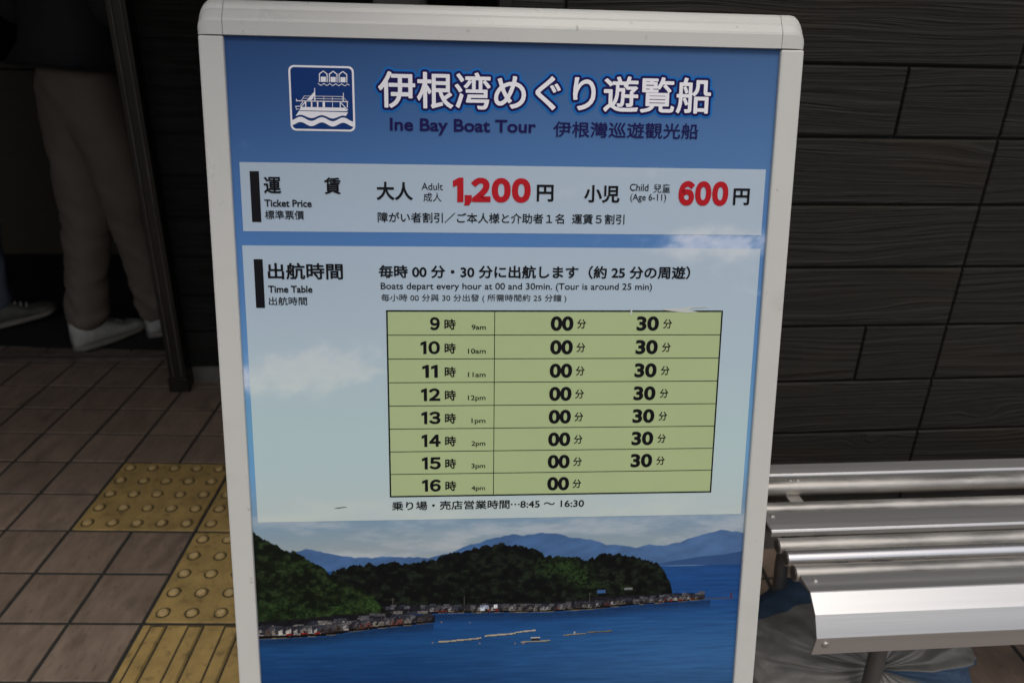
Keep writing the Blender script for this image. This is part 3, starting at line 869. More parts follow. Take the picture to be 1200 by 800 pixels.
# ---- translucent-looking white panels (printed): picture colours lightened
def panel(name, u0, u1, v0, v1, z):
    us = np.linspace(u0, u1, int((u1 - u0) / 3)); vs = np.linspace(v0, v1, int((v1 - v0) / 3))
    U, V = np.meshgrid(us, vs)
    b = sky_paint(U, V)
    top = np.stack([np.interp(V, [120, 220, 330, 430, 530], a) for a in ([184, 184, 186, 186, 190], [193, 194, 197, 201, 200], [196, 197, 196, 192, 191])], -1)
    img = b * 0.24 + top * 0.76
    return build_grid(name, [mesh_grid('p', us, vs, img, z)], POSTER)
panel('fare_panel', 8.0, 574.8, 125.2, 197.0, 0.0003)
panel('timetable_panel', 6.0, 575.3, 212.1, 529.0, 0.0003)

def flat(name, polys, m, z, parent=None):
    bm = bmesh.new()
    for P in polys:
        vs = [bm.verts.new((x * mm, -y * mm, z)) for x, y in P]
        bm.faces.new(vs)
    bmesh.ops.recalc_face_normals(bm, faces=bm.faces)
    for f in bm.faces:
        if f.normal.z < 0: f.normal_flip()
    return obj(name, bm, m, parent or POSTER, recalc=False)
def rc(u0, u1, v0, v1): return [(u0, v0), (u1, v0), (u1, v1), (u0, v1)]
flat('marker_bar', [rc(18, 27.6, 134.3, 187.2)], M['blackink'], 0.0007)
flat('marker_bar', [rc(17.3, 26.8, 226.7, 279.6)], M['blackink'], 0.0007)
# timetable grid: a pale green sticker with black rules
T0, T1, V0, V1 = 158.2, 536.0, 282.8, 499.9
flat('timetable_sheet', [rc(T0, T1, V0, V1)], M['green'], 0.0006)
ROWH = (V1 - V0) / 8
rules = []
lw = 0.42
for k in range(9):
    v = V0 + ROWH * k
    h = 0.85 if k in (0, 8) else lw
    rules.append((T0 - .85, T1 + .85, v - h, v + h))
vr = []
for k in range(8):
    a, b = V0 + ROWH * k + (0.85 if k == 0 else lw), V0 + ROWH * (k + 1) - (0.85 if k == 7 else lw)
    vr += [(T0 - .85, T0 + .85, a, b), (T1 - .85, T1 + .85, a, b), (277.3 - lw, 277.3 + lw, a, b)]
flat('timetable_rules', [rc(*r) for r in rules + vr], M['blackink'], 0.0008)
# torn sticker edges and scratches above the timetable
te = [[(466, 281.2), (470, 279.6), (490, 279.3), (497, 277.8), (518, 277.5), (519, 278.3), (500, 279.2), (497, 281.4), (508, 283.4), (494, 284.6)], [(429.5, 278.2), (432.5, 281.6), (431.8, 286.5), (430, 287), (430.6, 282)]]
for q in te: flat('torn_edge', [q], M['tape'], 0.00095)
flat('scratch', [[(92.5, 513.7), (98, 512.2), (106, 511.6), (109, 511.9), (104, 512.5), (98, 513.3)]], M['greyink'], 0.0007)

# ---- lettering
def glyph_mesh(s, space=1.0):
    cu = bpy.data.curves.new('t', 'FONT')
    cu.body = s
    cu.size = 1.0
    cu.resolution_u = 5
    cu.space_character = space
    o = bpy.data.objects.new('t', cu)
    COL.objects.link(o)
    dg = bpy.context.evaluated_depsgraph_get()
    dg.update()
    me = bpy.data.meshes.new_from_object(o.evaluated_get(dg))
    bpy.data.objects.remove(o)
    bpy.data.curves.remove(cu)
    return me
def packed_mesh(s, gap=0.085):
    """digits and commas taken from the full-width set and set close together"""
    bm = bmesh.new()
    x = 0.0
    for ch in s:
        b2 = bmesh.new()
        if ch in '1,':
            P = [(.15, -.010), (.240, -.010), (.240, .742), (.175, .742), (.0, .650), (.0, .560), (.15, .628)] if ch == '1' else [(.0, .115), (.0, -.010), (.040, -.010), (.0, -.125), (.055, -.125), (.125, .0), (.125, .115)]
            f = b2.faces.new([b2.verts.new((px_, py_, 0)) for px_, py_ in P])
            f.normal_update()
            bmesh.ops.triangulate(b2, faces=[f])
        else:
            me = glyph_mesh(chr(ord(ch) - 0x21 + 0xFF01))
            b2.from_mesh(me); bpy.data.meshes.remove(me)
        a = min(v.co.x for v in b2.verts); b = max(v.co.x for v in b2.verts)
        for v in b2.verts: v.co.x += x - a
        x += (b - a) + gap * (0.75 if ch == ',' else 1.0)
        merge(bm, b2)
    me = bpy.data.meshes.new('t')
    bm.to_mesh(me); bm.free()
    return me
def embolden(bm, d, dy=None):
    """push every outline vertex outwards in the plane by d"""
    dy = d if dy is None else dy
    mv = {}
    for e in bm.edges:
        if len(e.link_faces) != 1: continue
        a, b = e.verts
        t = (b.co - a.co); t.z = 0
        if t.length < 1e-9: continue
        n = Vector((t.y, -t.x, 0)).normalized()
        fc = e.link_faces[0].calc_center_median()
        mid = (a.co + b.co) / 2
        other = [v for v in e.link_faces[0].verts if v not in (a, b)]
        ref = other[0].co if other else fc
        if (ref - mid).dot(n) > 0: n = -n
        for v in (a, b): mv.setdefault(v, []).append(n)
    for v, ns in mv.items():
        s = Vector((0, 0, 0))
        for n in ns: s += n
        if s.length < 1e-6: continue
        s.normalize()
        c = max(0.45, min(s.dot(n) for n in ns))
        v.co.x += s.x * d / c
        v.co.y += s.y * dy / c
def lettering(name, s, u0, u1, v0, v1, m, bold=0.0, z=0.0009, space=1.0, slant=0.0):
    me = packed_mesh(s, slant) if slant else glyph_mesh(s, space)
    bm = bmesh.new()
    bm.from_mesh(me)
    bpy.data.meshes.remove(me)
    bmesh.ops.remove_doubles(bm, verts=bm.verts, dist=1e-5)
    if bold: embolden(bm, bold)
    xs = [v.co.x for v in bm.verts]; ys = [v.co.y for v in bm.verts]
    a, b, c, d = min(xs), max(xs), min(ys), max(ys)
    for v in bm.verts:
        fx = (v.co.x - a) / (b - a); fy = (v.co.y - c) / (d - c)
        v.co = Vector(((u0 + (u1 - u0) * fx) * mm, -(v1 + (v0 - v1) * fy) * mm, z))
    bm.normal_update()
    for f in bm.faces:
        if f.normal.z < 0: f.normal_flip()
    return obj(name, bm, m, POSTER, recalc=False)
K_, G_, Rd, Nv = M['blackink'], M['greyink'], M['redink'], M['navyink']
LET = [
 ('subtitle_lettering', 'Ine Bay Boat Tour', 165.3, 319.9, 77.7, 94.6, Nv, .023),
 ('subtitle_lettering', '伊根灣巡遊觀光船', 338.7, 496.5, 78.1, 94.4, Nv, .010),
 ('fare_lettering', '運', 31.9, 50.0, 140.0, 157.5, K_, .022), ('fare_lettering', '賃', 94.5, 112.6, 139.7, 157.3, K_, .022),
 ('fare_lettering', 'Ticket Price', 31.8, 81.1, 163.5, 171.1, K_, .024), ('fare_lettering', '標準票價', 31.7, 72.7, 174.7, 184.2, K_, .008),
 ('fare_lettering', '大人', 149.6, 188.6, 143.6, 162.9, K_, .026), ('fare_lettering', 'Adult', 197.8, 220.5, 144.2, 151.6, K_, .004), ('fare_lettering', '成人', 199.7, 219.1, 154.5, 163.8, K_, .004),
 ('price_lettering', '1,200', 231.3, 315.4, 138.0, 167.5, Rd, .066), ('fare_lettering', '円', 322.0, 340.3, 144.6, 162.5, K_, .026),
 ('fare_lettering', '小児', 373.7, 412.9, 144.4, 163.1, K_, .026), ('fare_lettering', 'Child', 424.0, 444.5, 142.4, 150.0, K_, .006), ('fare_lettering', '兒童', 450.1, 468.9, 142.2, 151.7, K_, .004),
 ('fare_lettering', '(Age 6-11)', 424.9, 464.6, 153.0, 162.4, K_, .004), ('price_lettering', '600', 478.3, 534.2, 138.7, 165.3, Rd, .066), ('fare_lettering', '円', 540.0, 558.3, 146.0, 164.0, K_, .026),
 ('fare_lettering', '障がい者割引／ご本人様と介助者１名  運賃５割引', 150.5, 419.3, 175.4, 186.4, K_, .012),
 ('timetable_lettering', '出航時間', 31.6, 111.8, 230.4, 248.6, K_, .022), ('timetable_lettering', 'Time Table', 31.2, 78.4, 255.2, 262.9, K_, .024), ('timetable_lettering', '出航時間', 31.3, 72.1, 267.4, 276.6, K_, .008),
 ('timetable_lettering', '毎時 00 分・30 分に出航します（約 25 分の周遊）', 150.4, 496.4, 232.0, 246.6, K_, .024),
 ('timetable_lettering', 'Boats depart every hour at 00 and 30min. (Tour is around 25 min)', 152.2, 453.7, 251.4, 260.9, K_, .008),
 ('timetable_lettering', '毎小時 00 分與 30 分出發 ( 所需時間約 25 分鐘 )', 152.4, 357.3, 264.0, 273.2, G_, .006),
 ('hours_lettering', '乗り場・売店営業時間⋯8:45 ～ 16:30', 159.4, 384.4, 505.9, 517.0, K_, .014),
]
for n, s, a, b, c, d, m, bo in LET:
    lettering(n, s, a, b, c, d, m, bo, slant=(0.17 if n == 'price_lettering' else 0))
hrs = ['9', '10', '11', '12', '13', '14', '15', '16']
ap = ['9am', '10am', '11am', '12pm', '1pm', '2pm', '3pm', '4pm']
for k in range(8):
    dv = ROWH * k
    h = hrs[k]
    u0 = 205.4 if k == 0 else 194.7
    lettering('hour_lettering', h, u0 + (1.6 if k == 2 else 0), 216.3 - (2.6 if k == 2 else 0), 289.6 + dv, 304.4 + dv, K_, .042, slant=0.19)
    lettering('hour_lettering', '時', 221.4, 233.9, 291.8 + dv, 303.9 + dv, K_, .022)
    lettering('hour_lettering', ap[k], 251.6 if len(ap[k]) == 3 else 247.6, 267.5, (298.2 if 'p' not in ap[k] else 298.0) + dv, (303.9 if 'p' not in ap[k] else 305.4) + dv, K_, .014)
    lettering('minute_lettering', '00', 340.2, 366.0, 288.6 + dv, 305.3 + dv, K_, .038)
    lettering('minute_lettering', '分', 370.0, 380.4, 291.9 + dv, 302.7 + dv, K_, .018)
    if k < 7:
        lettering('minute_lettering', '30', 438.0, 463.6, 288.6 + dv, 305.3 + dv, K_, .038)
        lettering('minute_lettering', '分', 468.5, 478.7, 291.9 + dv, 302.7 + dv, K_, .018)

# headline: rounded outlines from a distance field, traced as one clean sheet per colour
def headline(s, u0, u1, v0, v1, layers):
    me = glyph_mesh(s)
    n = len(me.vertices)
    co = np.zeros(n * 3); me.vertices.foreach_get('co', co); co = co.reshape(-1, 3)[:, :2]
    me.calc_loop_triangles()
    tri_ = np.zeros(len(me.loop_triangles) * 3, np.int32); me.loop_triangles.foreach_get('vertices', tri_); tri_ = tri_.reshape(-1, 3)
    bpy.data.meshes.remove(me)
    mn, mx = co.min(0), co.max(0)
    ins = layers[0][0]
    px = 0.22
    pad = 9.0
    X = (co[:, 0] - mn[0]) / (mx[0] - mn[0]) * (u1 - u0 - 2 * ins) + ins + pad
    Y = (mx[1] - co[:, 1]) / (mx[1] - mn[1]) * (v1 - v0 - 2 * ins) + ins + pad
    W, H = int((u1 - u0 + 2 * pad) / px), int((v1 - v0 + 2 * pad) / px)
    mask = np.zeros((H, W), bool)
    for a, b, c in tri_:
        xs, ys = X[[a, b, c]] / px, Y[[a, b, c]] / px
        i0, i1 = max(0, int(ys.min())), min(H - 1, int(ys.max()) + 1)
        j0, j1 = max(0, int(xs.min())), min(W - 1, int(xs.max()) + 1)
        jj, ii = np.meshgrid(np.arange(j0, j1 + 1) + .5, np.arange(i0, i1 + 1) + .5)
        def ed(p, q): return (xs[q] - xs[p]) * (ii - ys[p]) - (ys[q] - ys[p]) * (jj - xs[p])
        e0, e1, e2 = ed(0, 1), ed(1, 2), ed(2, 0)
        mask[i0:i1 + 1, j0:j1 + 1] |= ((e0 >= 0) & (e1 >= 0) & (e2 >= 0)) | ((e0 <= 0) & (e1 <= 0) & (e2 <= 0))
    Rr = int(7.5 / px)
    big = 1e6
    row = np.full((H, W), big)
    for dx in range(-Rr, Rr + 1):
        sh = np.zeros_like(mask)
        if dx >= 0: sh[:, dx:] = mask[:, :W - dx]
        else: sh[:, :dx] = mask[:, -dx:]
        row = np.where(sh, np.minimum(row, dx * dx), row)
    d2 = np.full((H, W), big)
    for dy in range(-Rr, Rr + 1):
        sh = np.full((H, W), big)
        if dy >= 0: sh[dy:, :] = row[:H - dy, :]
        else: sh[:dy, :] = row[-dy:, :]
        d2 = np.minimum(d2, sh + dy * dy)
    D = np.sqrt(d2) * px
    D = (D + np.roll(D, 1, 0) + np.roll(D, -1, 0) + np.roll(D, 1, 1) + np.roll(D, -1, 1)) / 5.0
    for d, z, m, nm in layers:
        F = d - D                                   # inside where > 0
        vid = {}
        verts = []; faces = []
        def vert(key, x, y):
            if key not in vid:
                vid[key] = len(verts)
                verts.append(((x * px + u0 - pad + px / 2) * mm, -(y * px + v0 - pad + px / 2) * mm, z))
            return vid[key]
        insd = F > 0
        full = insd[:-1, :-1] & insd[1:, :-1] & insd[:-1, 1:] & insd[1:, 1:]
        anyc = insd[:-1, :-1] | insd[1:, :-1] | insd[:-1, 1:] | insd[1:, 1:]
        for i in range(H - 1):
            j = 0
            rowf = full[i]; rowa = anyc[i]
            idx = np.flatnonzero(rowa)
            run = None
            for j in idx:
                if rowf[j]:
                    if run is None: run = [j, j]
                    elif run[1] == j - 1: run[1] = j
                    else:
                        faces.append([vert(('c', i, run[0]), run[0], i), vert(('c', i + 1, run[0]), run[0], i + 1), vert(('c', i + 1, run[1] + 1), run[1] + 1, i + 1), vert(('c', i, run[1] + 1), run[1] + 1, i)])
                        run = [j, j]
                    continue
                cs = [(i, j), (i + 1, j), (i + 1, j + 1), (i, j + 1)]
                poly = []
                for k in range(4):
                    a, b = cs[k], cs[(k + 1) % 4]
                    fa, fb = F[a], F[b]
                    if fa > 0: poly.append(vert(('c', *a), a[1], a[0]))
                    if (fa > 0) != (fb > 0):
                        t = fa / (fa - fb)
                        key = ('e', *min(a, b), *max(a, b))
                        poly.append(vert(key, a[1] + (b[1] - a[1]) * t, a[0] + (b[0] - a[0]) * t))
                if len(set(poly)) >= 3 and len(set(poly)) == len(poly): faces.append(poly)
            if run is not None:
                faces.append([vert(('c', i, run[0]), run[0], i), vert(('c', i + 1, run[0]), run[0], i + 1), vert(('c', i + 1, run[1] + 1), run[1] + 1, i + 1), vert(('c', i, run[1] + 1), run[1] + 1, i)])
        me = bpy.data.meshes.new(nm)
        me.from_pydata(verts, [], faces)
        me.update()
        link(nm, me, m, POSTER)
headline('伊根湾めぐり遊覧船', 153.9, 508.1, 30.6, 68.0,
         [(0.72, 0.0009, M['whiteink'], 'headline_lettering'), (3.3, 0.0006, M['navyink'], 'headline_outline'), (5.5, 0.0003, M['skyink'], 'headline_glow')])

# ---- pictogram of the tour boat
def rrect(u0, u1, v0, v1, r, n=8):
    P = []
    for cx, cy, a0 in ((u1 - r, v0 + r, -90), (u1 - r, v1 - r, 0), (u0 + r, v1 - r, 90), (u0 + r, v0 + r, 180)):
        for k in range(n + 1):
            a = R(a0 + 90 * k / n)
            P.append((cx + r * math.cos(a), cy + r * math.sin(a)))
    return P
LU0, LU1, LV0, LV1 = 62.6, 129.3, 27.2, 92.4
LW, LH = LU1 - LU0, LV1 - LV0
flat('logo', [rrect(LU0, LU1, LV0, LV1, 5.6)], M['whiteink'], 0.0005)
flat('logo', [rrect(LU0 + 2.0, LU1 - 2.0, LV0 + 2.0, LV1 - 2.0, 4.0)], M['logoblue'], 0.0008)
def lp(x, y):                                  # pixel of the enlarged pictogram -> poster mm
    fy = (y - 55) / (752 - 55)
    x0 = 70 + 24 * fy; x1 = 752 + 14 * fy
    return (LU0 + (x - x0) / (x1 - x0) * LW, LV0 + fy * LH)
polys = []
def seg(a, b, wd):
    a, b = Vector(lp(*a)), Vector(lp(*b))
    t = (b - a).normalized(); n = Vector((-t.y, t.x)) * wd / 2
    polys.append([tuple(a + n), tuple(b + n), tuple(b - n), tuple(a - n)])
logo_bm = bmesh.new()
def flush(z):
    global polys
    for P in polys:
        f = logo_bm.faces.new([logo_bm.verts.new((x * mm, -y * mm, z)) for x, y in P])
        f.normal_update()
        if f.normal.z < 0: f.normal_flip()
    polys = []
zz = 0.00100
for i, c in enumerate((435, 538, 640)):
    L_, R_ = c - 43, c + 43
    polys.append([lp(L_ - 2, 228), lp(L_ - 2, 140), lp(c, 106), lp(R_ + 2, 140), lp(R_ + 2, 228), lp(R_ - 8, 228), lp(R_ - 8, 146), lp(c, 118), lp(L_ + 8, 146), lp(L_ + 8, 228)])
    polys.append([lp(c - 27, 172), lp(c + 27, 172), lp(c + 27, 226), lp(c - 27, 226)])
flush(zz)
def wave(x0, x1, y, amp, per, th, ph, n=64):
    top = [(x0 + (x1 - x0) * k / n, y + amp * math.sin(2 * math.pi * ((x0 + (x1 - x0) * k / n) - ph) / per) - th / 2) for k in range(n + 1)]
    bot = [(x, yy + th) for x, yy in top]
    for k in range(n):
        polys.append([lp(*top[k]), lp(*top[k + 1]), lp(*bot[k + 1]), lp(*bot[k])])
wave(378, 708, 254, 9, 62, 8, 378 + 16)
flush(zz + .00003)
wave(104, 752, 652, 21, 222, 56, 252)
flush(zz)
# hull with a wavy water line
top_y = 497
hull = [(205, 497), (668, 497), (690, 545), (668, 612)]
wl = [(668 - (668 - 146) * k / 24, 598 + 17 * math.sin(2 * math.pi * ((668 - (668 - 146) * k / 24) - 252) / 222)) for k in range(25)]
polys.append([lp(205, 497), lp(655, 497), lp(688, 534), lp(182, 534)])
polys.append([lp(178, 541), lp(690, 545)] + [lp(*q) for q in wl])
flush(zz)
polys.append([lp(152, 428), lp(692, 428), lp(692, 437), lp(152, 437)])      # deck edge
for x, wd in ((250, 12), (312, 14), (374, 14), (438, 24), (530, 5), (610, 10), (684, 9)):
    polys.append([lp(x - wd / 2, 439), lp(x + wd / 2, 439), lp(x + wd / 2, 495), lp(x - wd / 2, 495)])
flush(zz)
seg((612, 440), (688, 520), 0.9); seg((246, 440), (198, 505), 1.0); seg((222, 440), (196, 478), 0.7)
polys.append([lp(342, 330), lp(262, 424), lp(312, 424), lp(342, 372)])       # raked funnel
flush(zz + .00003)
polys.append([lp(340, 292), lp(348, 292), lp(353, 426), lp(340, 426)])
polys.append([lp(640, 338), lp(646, 338), lp(648, 426), lp(641, 426)])
flush(zz + .00006)
seg((236, 380), (640, 378), 0.45); seg((222, 405), (640, 405), 0.45); seg((236, 380), (208, 426), 0.5)
flush(zz + .00009)
for x in (440, 528, 632): seg((x, 380), (x, 426), 0.4)
seg((640, 384), (682, 428), 0.4)
seg((142, 492), (210, 490), 0.8); seg((150, 522), (186, 520), 0.5); seg((148, 492), (156, 530), 0.5); seg((154, 412), (156, 430), 0.8)
flush(zz + .00012)

obj('logo', logo_bm, M['whiteink'], POSTER, recalc=False)

# ------------------------------------------------------------------ bench
BY = 0.096
BO = Vector((0.4425, 0.8710, 0.0))
BENCH = empty('bench', BO, BY)
tag(BENCH, 'metal bench of aluminium slats and steel tubes along the siding wall', 'bench')
SZ = 0.420
BLN = 2.1
# front nose: flat top, two sloping faces and a return
def facet_profile(pts, th=0.003):
    """open polyline thickened inwards (downwards/backwards)"""
    out = []
    P = [Vector(p) for p in pts]
    for i, p in enumerate(P):
        a = P[max(0, i - 1)]; b = P[min(len(P) - 1, i + 1)]
        t = (b - a).normalized()
        n = Vector((-t.y, t.x))
        out.append(p + n * th)
    return [tuple(p) for p in P] + [tuple(p) for p in out[::-1]]
def vec(L, e):                                   # a facet of length L whose outward normal has elevation e (pointing to -y)
    return Vector((-L * math.sin(R(e)), -L * math.cos(R(e))))
q0 = Vector((0.034, SZ)); q1 = Vector((0.0, SZ))
q2 = q1 + vec(0.0325, 52); q3 = q2 + vec(0.0325, 30); q4 = q3 + vec(0.034, -6)
bm = bmesh.new()
q4b = q4 + Vector((0.012, -0.001))
add_extrusion(bm, facet_profile([(0.034, SZ - 0.008), q0 + Vector((-0.0005, -.0004)), q0, q1, q1 + vec(.002, 70), q2, q2 + vec(.002, 30), q3, q3 + vec(.002, 0), q4], 0.003), 0.0, BLN)
ns = obj('front_slat', bm, M['alu'], BENCH)
# flat slats
def slat(y0, y1, name):
    bm = bmesh.new()
    e = 0.003
    P = [(y1, SZ - .001), (y1 - .002, SZ), (y0 + e, SZ), (y0 + e * .45, SZ - e * .35), (y0, SZ - e * 1.1), (y0, SZ - .011), (y0 + .004, SZ - .012), (y0 + .004, SZ - .004), (y1 - .003, SZ - .004), (y1 - .003, SZ - .012), (y1, SZ - .012)]
    add_extrusion(bm, P, 0.0, BLN)
    return obj(name, bm, M['alu'], BENCH)
slat(0.139, 0.189, 'slat')
slat(0.297, 0.332, 'slat')
# tubes, each with an end plug
for y, r, mk, dz in ((0.052, .0122, 'steel', 0.001), (0.083, .0124, 'steel2', 0.004), (0.1145, .0122, 'steel', 0.002), (0.2085, .0115, 'steel', 0.002), (0.2785, .0145, 'steel', 0.0)):
    bm = bmesh.new()
    x0 = 0.000 if y < .2 else -0.004
    add_tube(bm, [(x0, y, SZ - r + dz), (x0 + .0015, y, SZ - r + dz)] + [(x0 + BLN * k / 6, y, SZ - r + dz) for k in range(1, 7)], r, 24)
    tb = obj('seat_tube', bm, M[mk], BENCH, smooth=False)
    for f in tb.data.polygons: f.use_smooth = len(f.vertices) == 4
    bm = bmesh.new()
    add_tube(bm, [(x0 - .0012, y, SZ - r + dz), (x0 - .0003, y, SZ - r + dz)], r * .80, 20)
    obj('end_plug', bm, M['legsteel'], tb)
# bearers, legs
for k, x in enumerate((0.168, 1.05, 1.95)):
    bm = bmesh.new()
    add_box(bm, x - 0.085, x - 0.060, 0.040, 0.335, SZ - 0.031, SZ - 0.0255, bev=0.001)
    bmj = obj('bearer', bm, M['steel'], BENCH)
    bm = bmesh.new()
    add_tube(bm, [(x, 0.060, SZ - .032), (x, 0.050, SZ - .05)] + arc((x, 0.05, .36), (x, .045, .2), (x, .03, 0.012), 8), 0.0135, 16)
    lg = obj('leg', bm, M['legsteel'], BENCH, smooth=True)
    bm = bmesh.new(); add_tube(bm, [(x, .03, 0.0), (x, .03, 0.014)], 0.020, 20); obj('foot_pad', bm, M['rubber'], lg)
    bm = bmesh.new()
    xr = x - 0.062
    add_tube(bm, arc((xr, 0.20, SZ - .036), (xr, .30, SZ - .10), (xr, .27, 0.20), 10) + arc((xr, .27, .20), (xr, .255, .10), (xr + .01, .30, 0.012), 8)[1:], 0.0125, 16)
    lg = obj('leg', bm, M['legsteel'], BENCH, smooth=True)
    bm = bmesh.new(); add_tube(bm, [(xr + .01, .30, 0.0), (xr + .01, .30, 0.014)], 0.019, 20); obj('foot_pad', bm, M['rubber'], lg)
# bolts at the slat ends
def bolt(x, y, z, ny, nz, r=0.0052):
    bm = bmesh.new()
    bmesh.ops.create_uvsphere(bm, u_segments=16, v_segments=8, radius=r)
    d = Vector((0, ny, nz)).normalized()
    for v in bm.verts:
        h = v.co.dot(d)
        v.co -= d * h * 0.5
        v.co += Vector((x, y, z))
    return obj('bolt', bm, M['steel'], BENCH, smooth=True)
bz = q3 + vec(0.014, -6)
bolt(0.016, bz.x, bz.y, -1, -.3, .0062)
bolt(0.016, 0.178, SZ + .0006, 0, 1, .0045)
bolt(0.018, 0.022, SZ + .0006, 0, 1, .004)
bolt(0.090, 0.278, SZ + .0003, 0, 1, .004)
bolt(0.104, 0.278, SZ + .0003, 0, 1, .004)

# ------------------------------------------------------------------ sack under the bench
SK = empty('sack', (0.645, 1.085, 0.0), 0.1)
tag(SK, 'grey cloth sack with blue stripes lying on the tiles under the bench', 'sack')
bm = bmesh.new()
n, mth = 240, 120
ax = Vector((-0.02, -0.80, 0.60)).normalized()          # gathered mouth points to the viewer and up
e1 = ax.cross(Vector((1, 0, 0))).normalized(); e2 = ax.cross(e1).normalized()
rings = []
for i in range(mth + 1):
    th = math.pi * i / mth
    ring = []
    for k in range(n):
        a = 2 * math.pi * k / n
        pl = math.exp(-(th / 1.25) ** 2)
        wob = mnoise.noise(Vector((math.cos(a) * 2.1, math.sin(a) * 2.1, th * 1.6)))
        folds = math.sin(a * 15 + 2.0 * mnoise.noise(Vector((math.cos(a) * 1.5, math.sin(a) * 1.5, 3.1)))) * 0.075 * pl * min(1, th * 3) + math.sin(a * 31 + th * 2) * 0.020 * pl + 0.02 * mnoise.noise(Vector((math.cos(a) * 9, math.sin(a) * 9, th * 7)))
        rr = 1 + folds + 0.10 * wob + 0.025 * mnoise.noise(Vector((math.cos(a) * 6, math.sin(a) * 6, th * 5)))
        if th < 0.35: rr *= 1 - 0.20 * (1 - th / 0.35)
        d = (ax * math.cos(th) + (e1 * math.cos(a) + e2 * math.sin(a)) * math.sin(th)) * rr
        p = Vector((d.x * 0.225, d.y * 0.150, 0.100 + d.z * 0.108))
        if p.z < 0.004: p.z = 0.004 + 0.002 * (wob + .5)
        p.z = min(p.z, 0.235)
        ring.append(bm.verts.new(p))
    rings.append(ring)
for A, B in zip(rings, rings[1:]):
    for k in range(n):
        f = bm.faces.new((A[k], A[(k + 1) % n], B[(k + 1) % n], B[k]))
        c = f.calc_center_median()
        f.material_index = 0
        ang = math.atan2(c.z - 0.15, c.x)
        if 243 < math.degrees(2 * math.pi * (k + .5) / n) < 268 and c.y < .05: f.material_index = 1
bmesh.ops.remove_doubles(bm, verts=bm.verts, dist=1e-5)
bmesh.ops.bisect_plane(bm, geom=list(bm.verts) + list(bm.edges) + list(bm.faces), plane_co=(0, .050, 0), plane_no=(-0.10, 1, 0.12))
for f in bm.faces:
    c = f.calc_center_median()
    if -0.10 * c.x + (c.y - .050) + .12 * c.z > 0 and c.x < .10: f.material_index = 1
obj('cloth', bm, [M['cloth'], M['cloth_blue']], SK, smooth=True)
bm = bmesh.new()
kc = Vector((0, 0, 0.100)) + Vector((ax.x * .225, ax.y * .150, ax.z * .108)) * .80
pts = [kc + (e1 * math.cos(t) + e2 * math.sin(t)) * 0.018 for t in [2 * math.pi * k / 20 for k in range(21)]]
add_tube(bm, pts, 0.003, 8, cap=False)
obj('tie_cord', bm, M['rubber'], SK, smooth=True)

# ------------------------------------------------------------------ people in the dark doorway
def skinned(name, J, E, m, parent, root, sub=2, folds=0.0, fs=14.0, zones=None, rot=None):
    me = bpy.data.meshes.new(name)
    names = list(J)
    me.from_pydata([J[k][0] for k in names], [(names.index(a), names.index(b)) for a, b in E], [])
    o = bpy.data.objects.new(name, me)
    COL.objects.link(o)
    md = o.modifiers.new('s', 'SKIN')
    md.use_smooth_shade = True
    md.branch_smoothing = 0.6
    for i, k in enumerate(names):
        r = J[k][1]
        me.skin_vertices[0].data[i].radius = r if isinstance(r, tuple) else (r, r)
        me.skin_vertices[0].data[i].use_root = (k == root)
    sb = o.modifiers.new('u', 'SUBSURF'); sb.levels = sub; sb.render_levels = sub
    dg = bpy.context.evaluated_depsgraph_get(); dg.update()
    m2 = bpy.data.meshes.new_from_object(o.evaluated_get(dg))
    bpy.data.objects.remove(o)
    if folds:
        for v in m2.vertices:
            c = v.co
            h = mnoise.noise(Vector((c.x * fs, c.y * fs, c.z * fs * .45))) + .5 * mnoise.noise(Vector((c.x * fs * 2.2, c.y * fs * 2.2, c.z * fs * 1.4)))
            v.co = c + v.normal * h * folds
    return link(name, m2, m, parent, smooth=True)

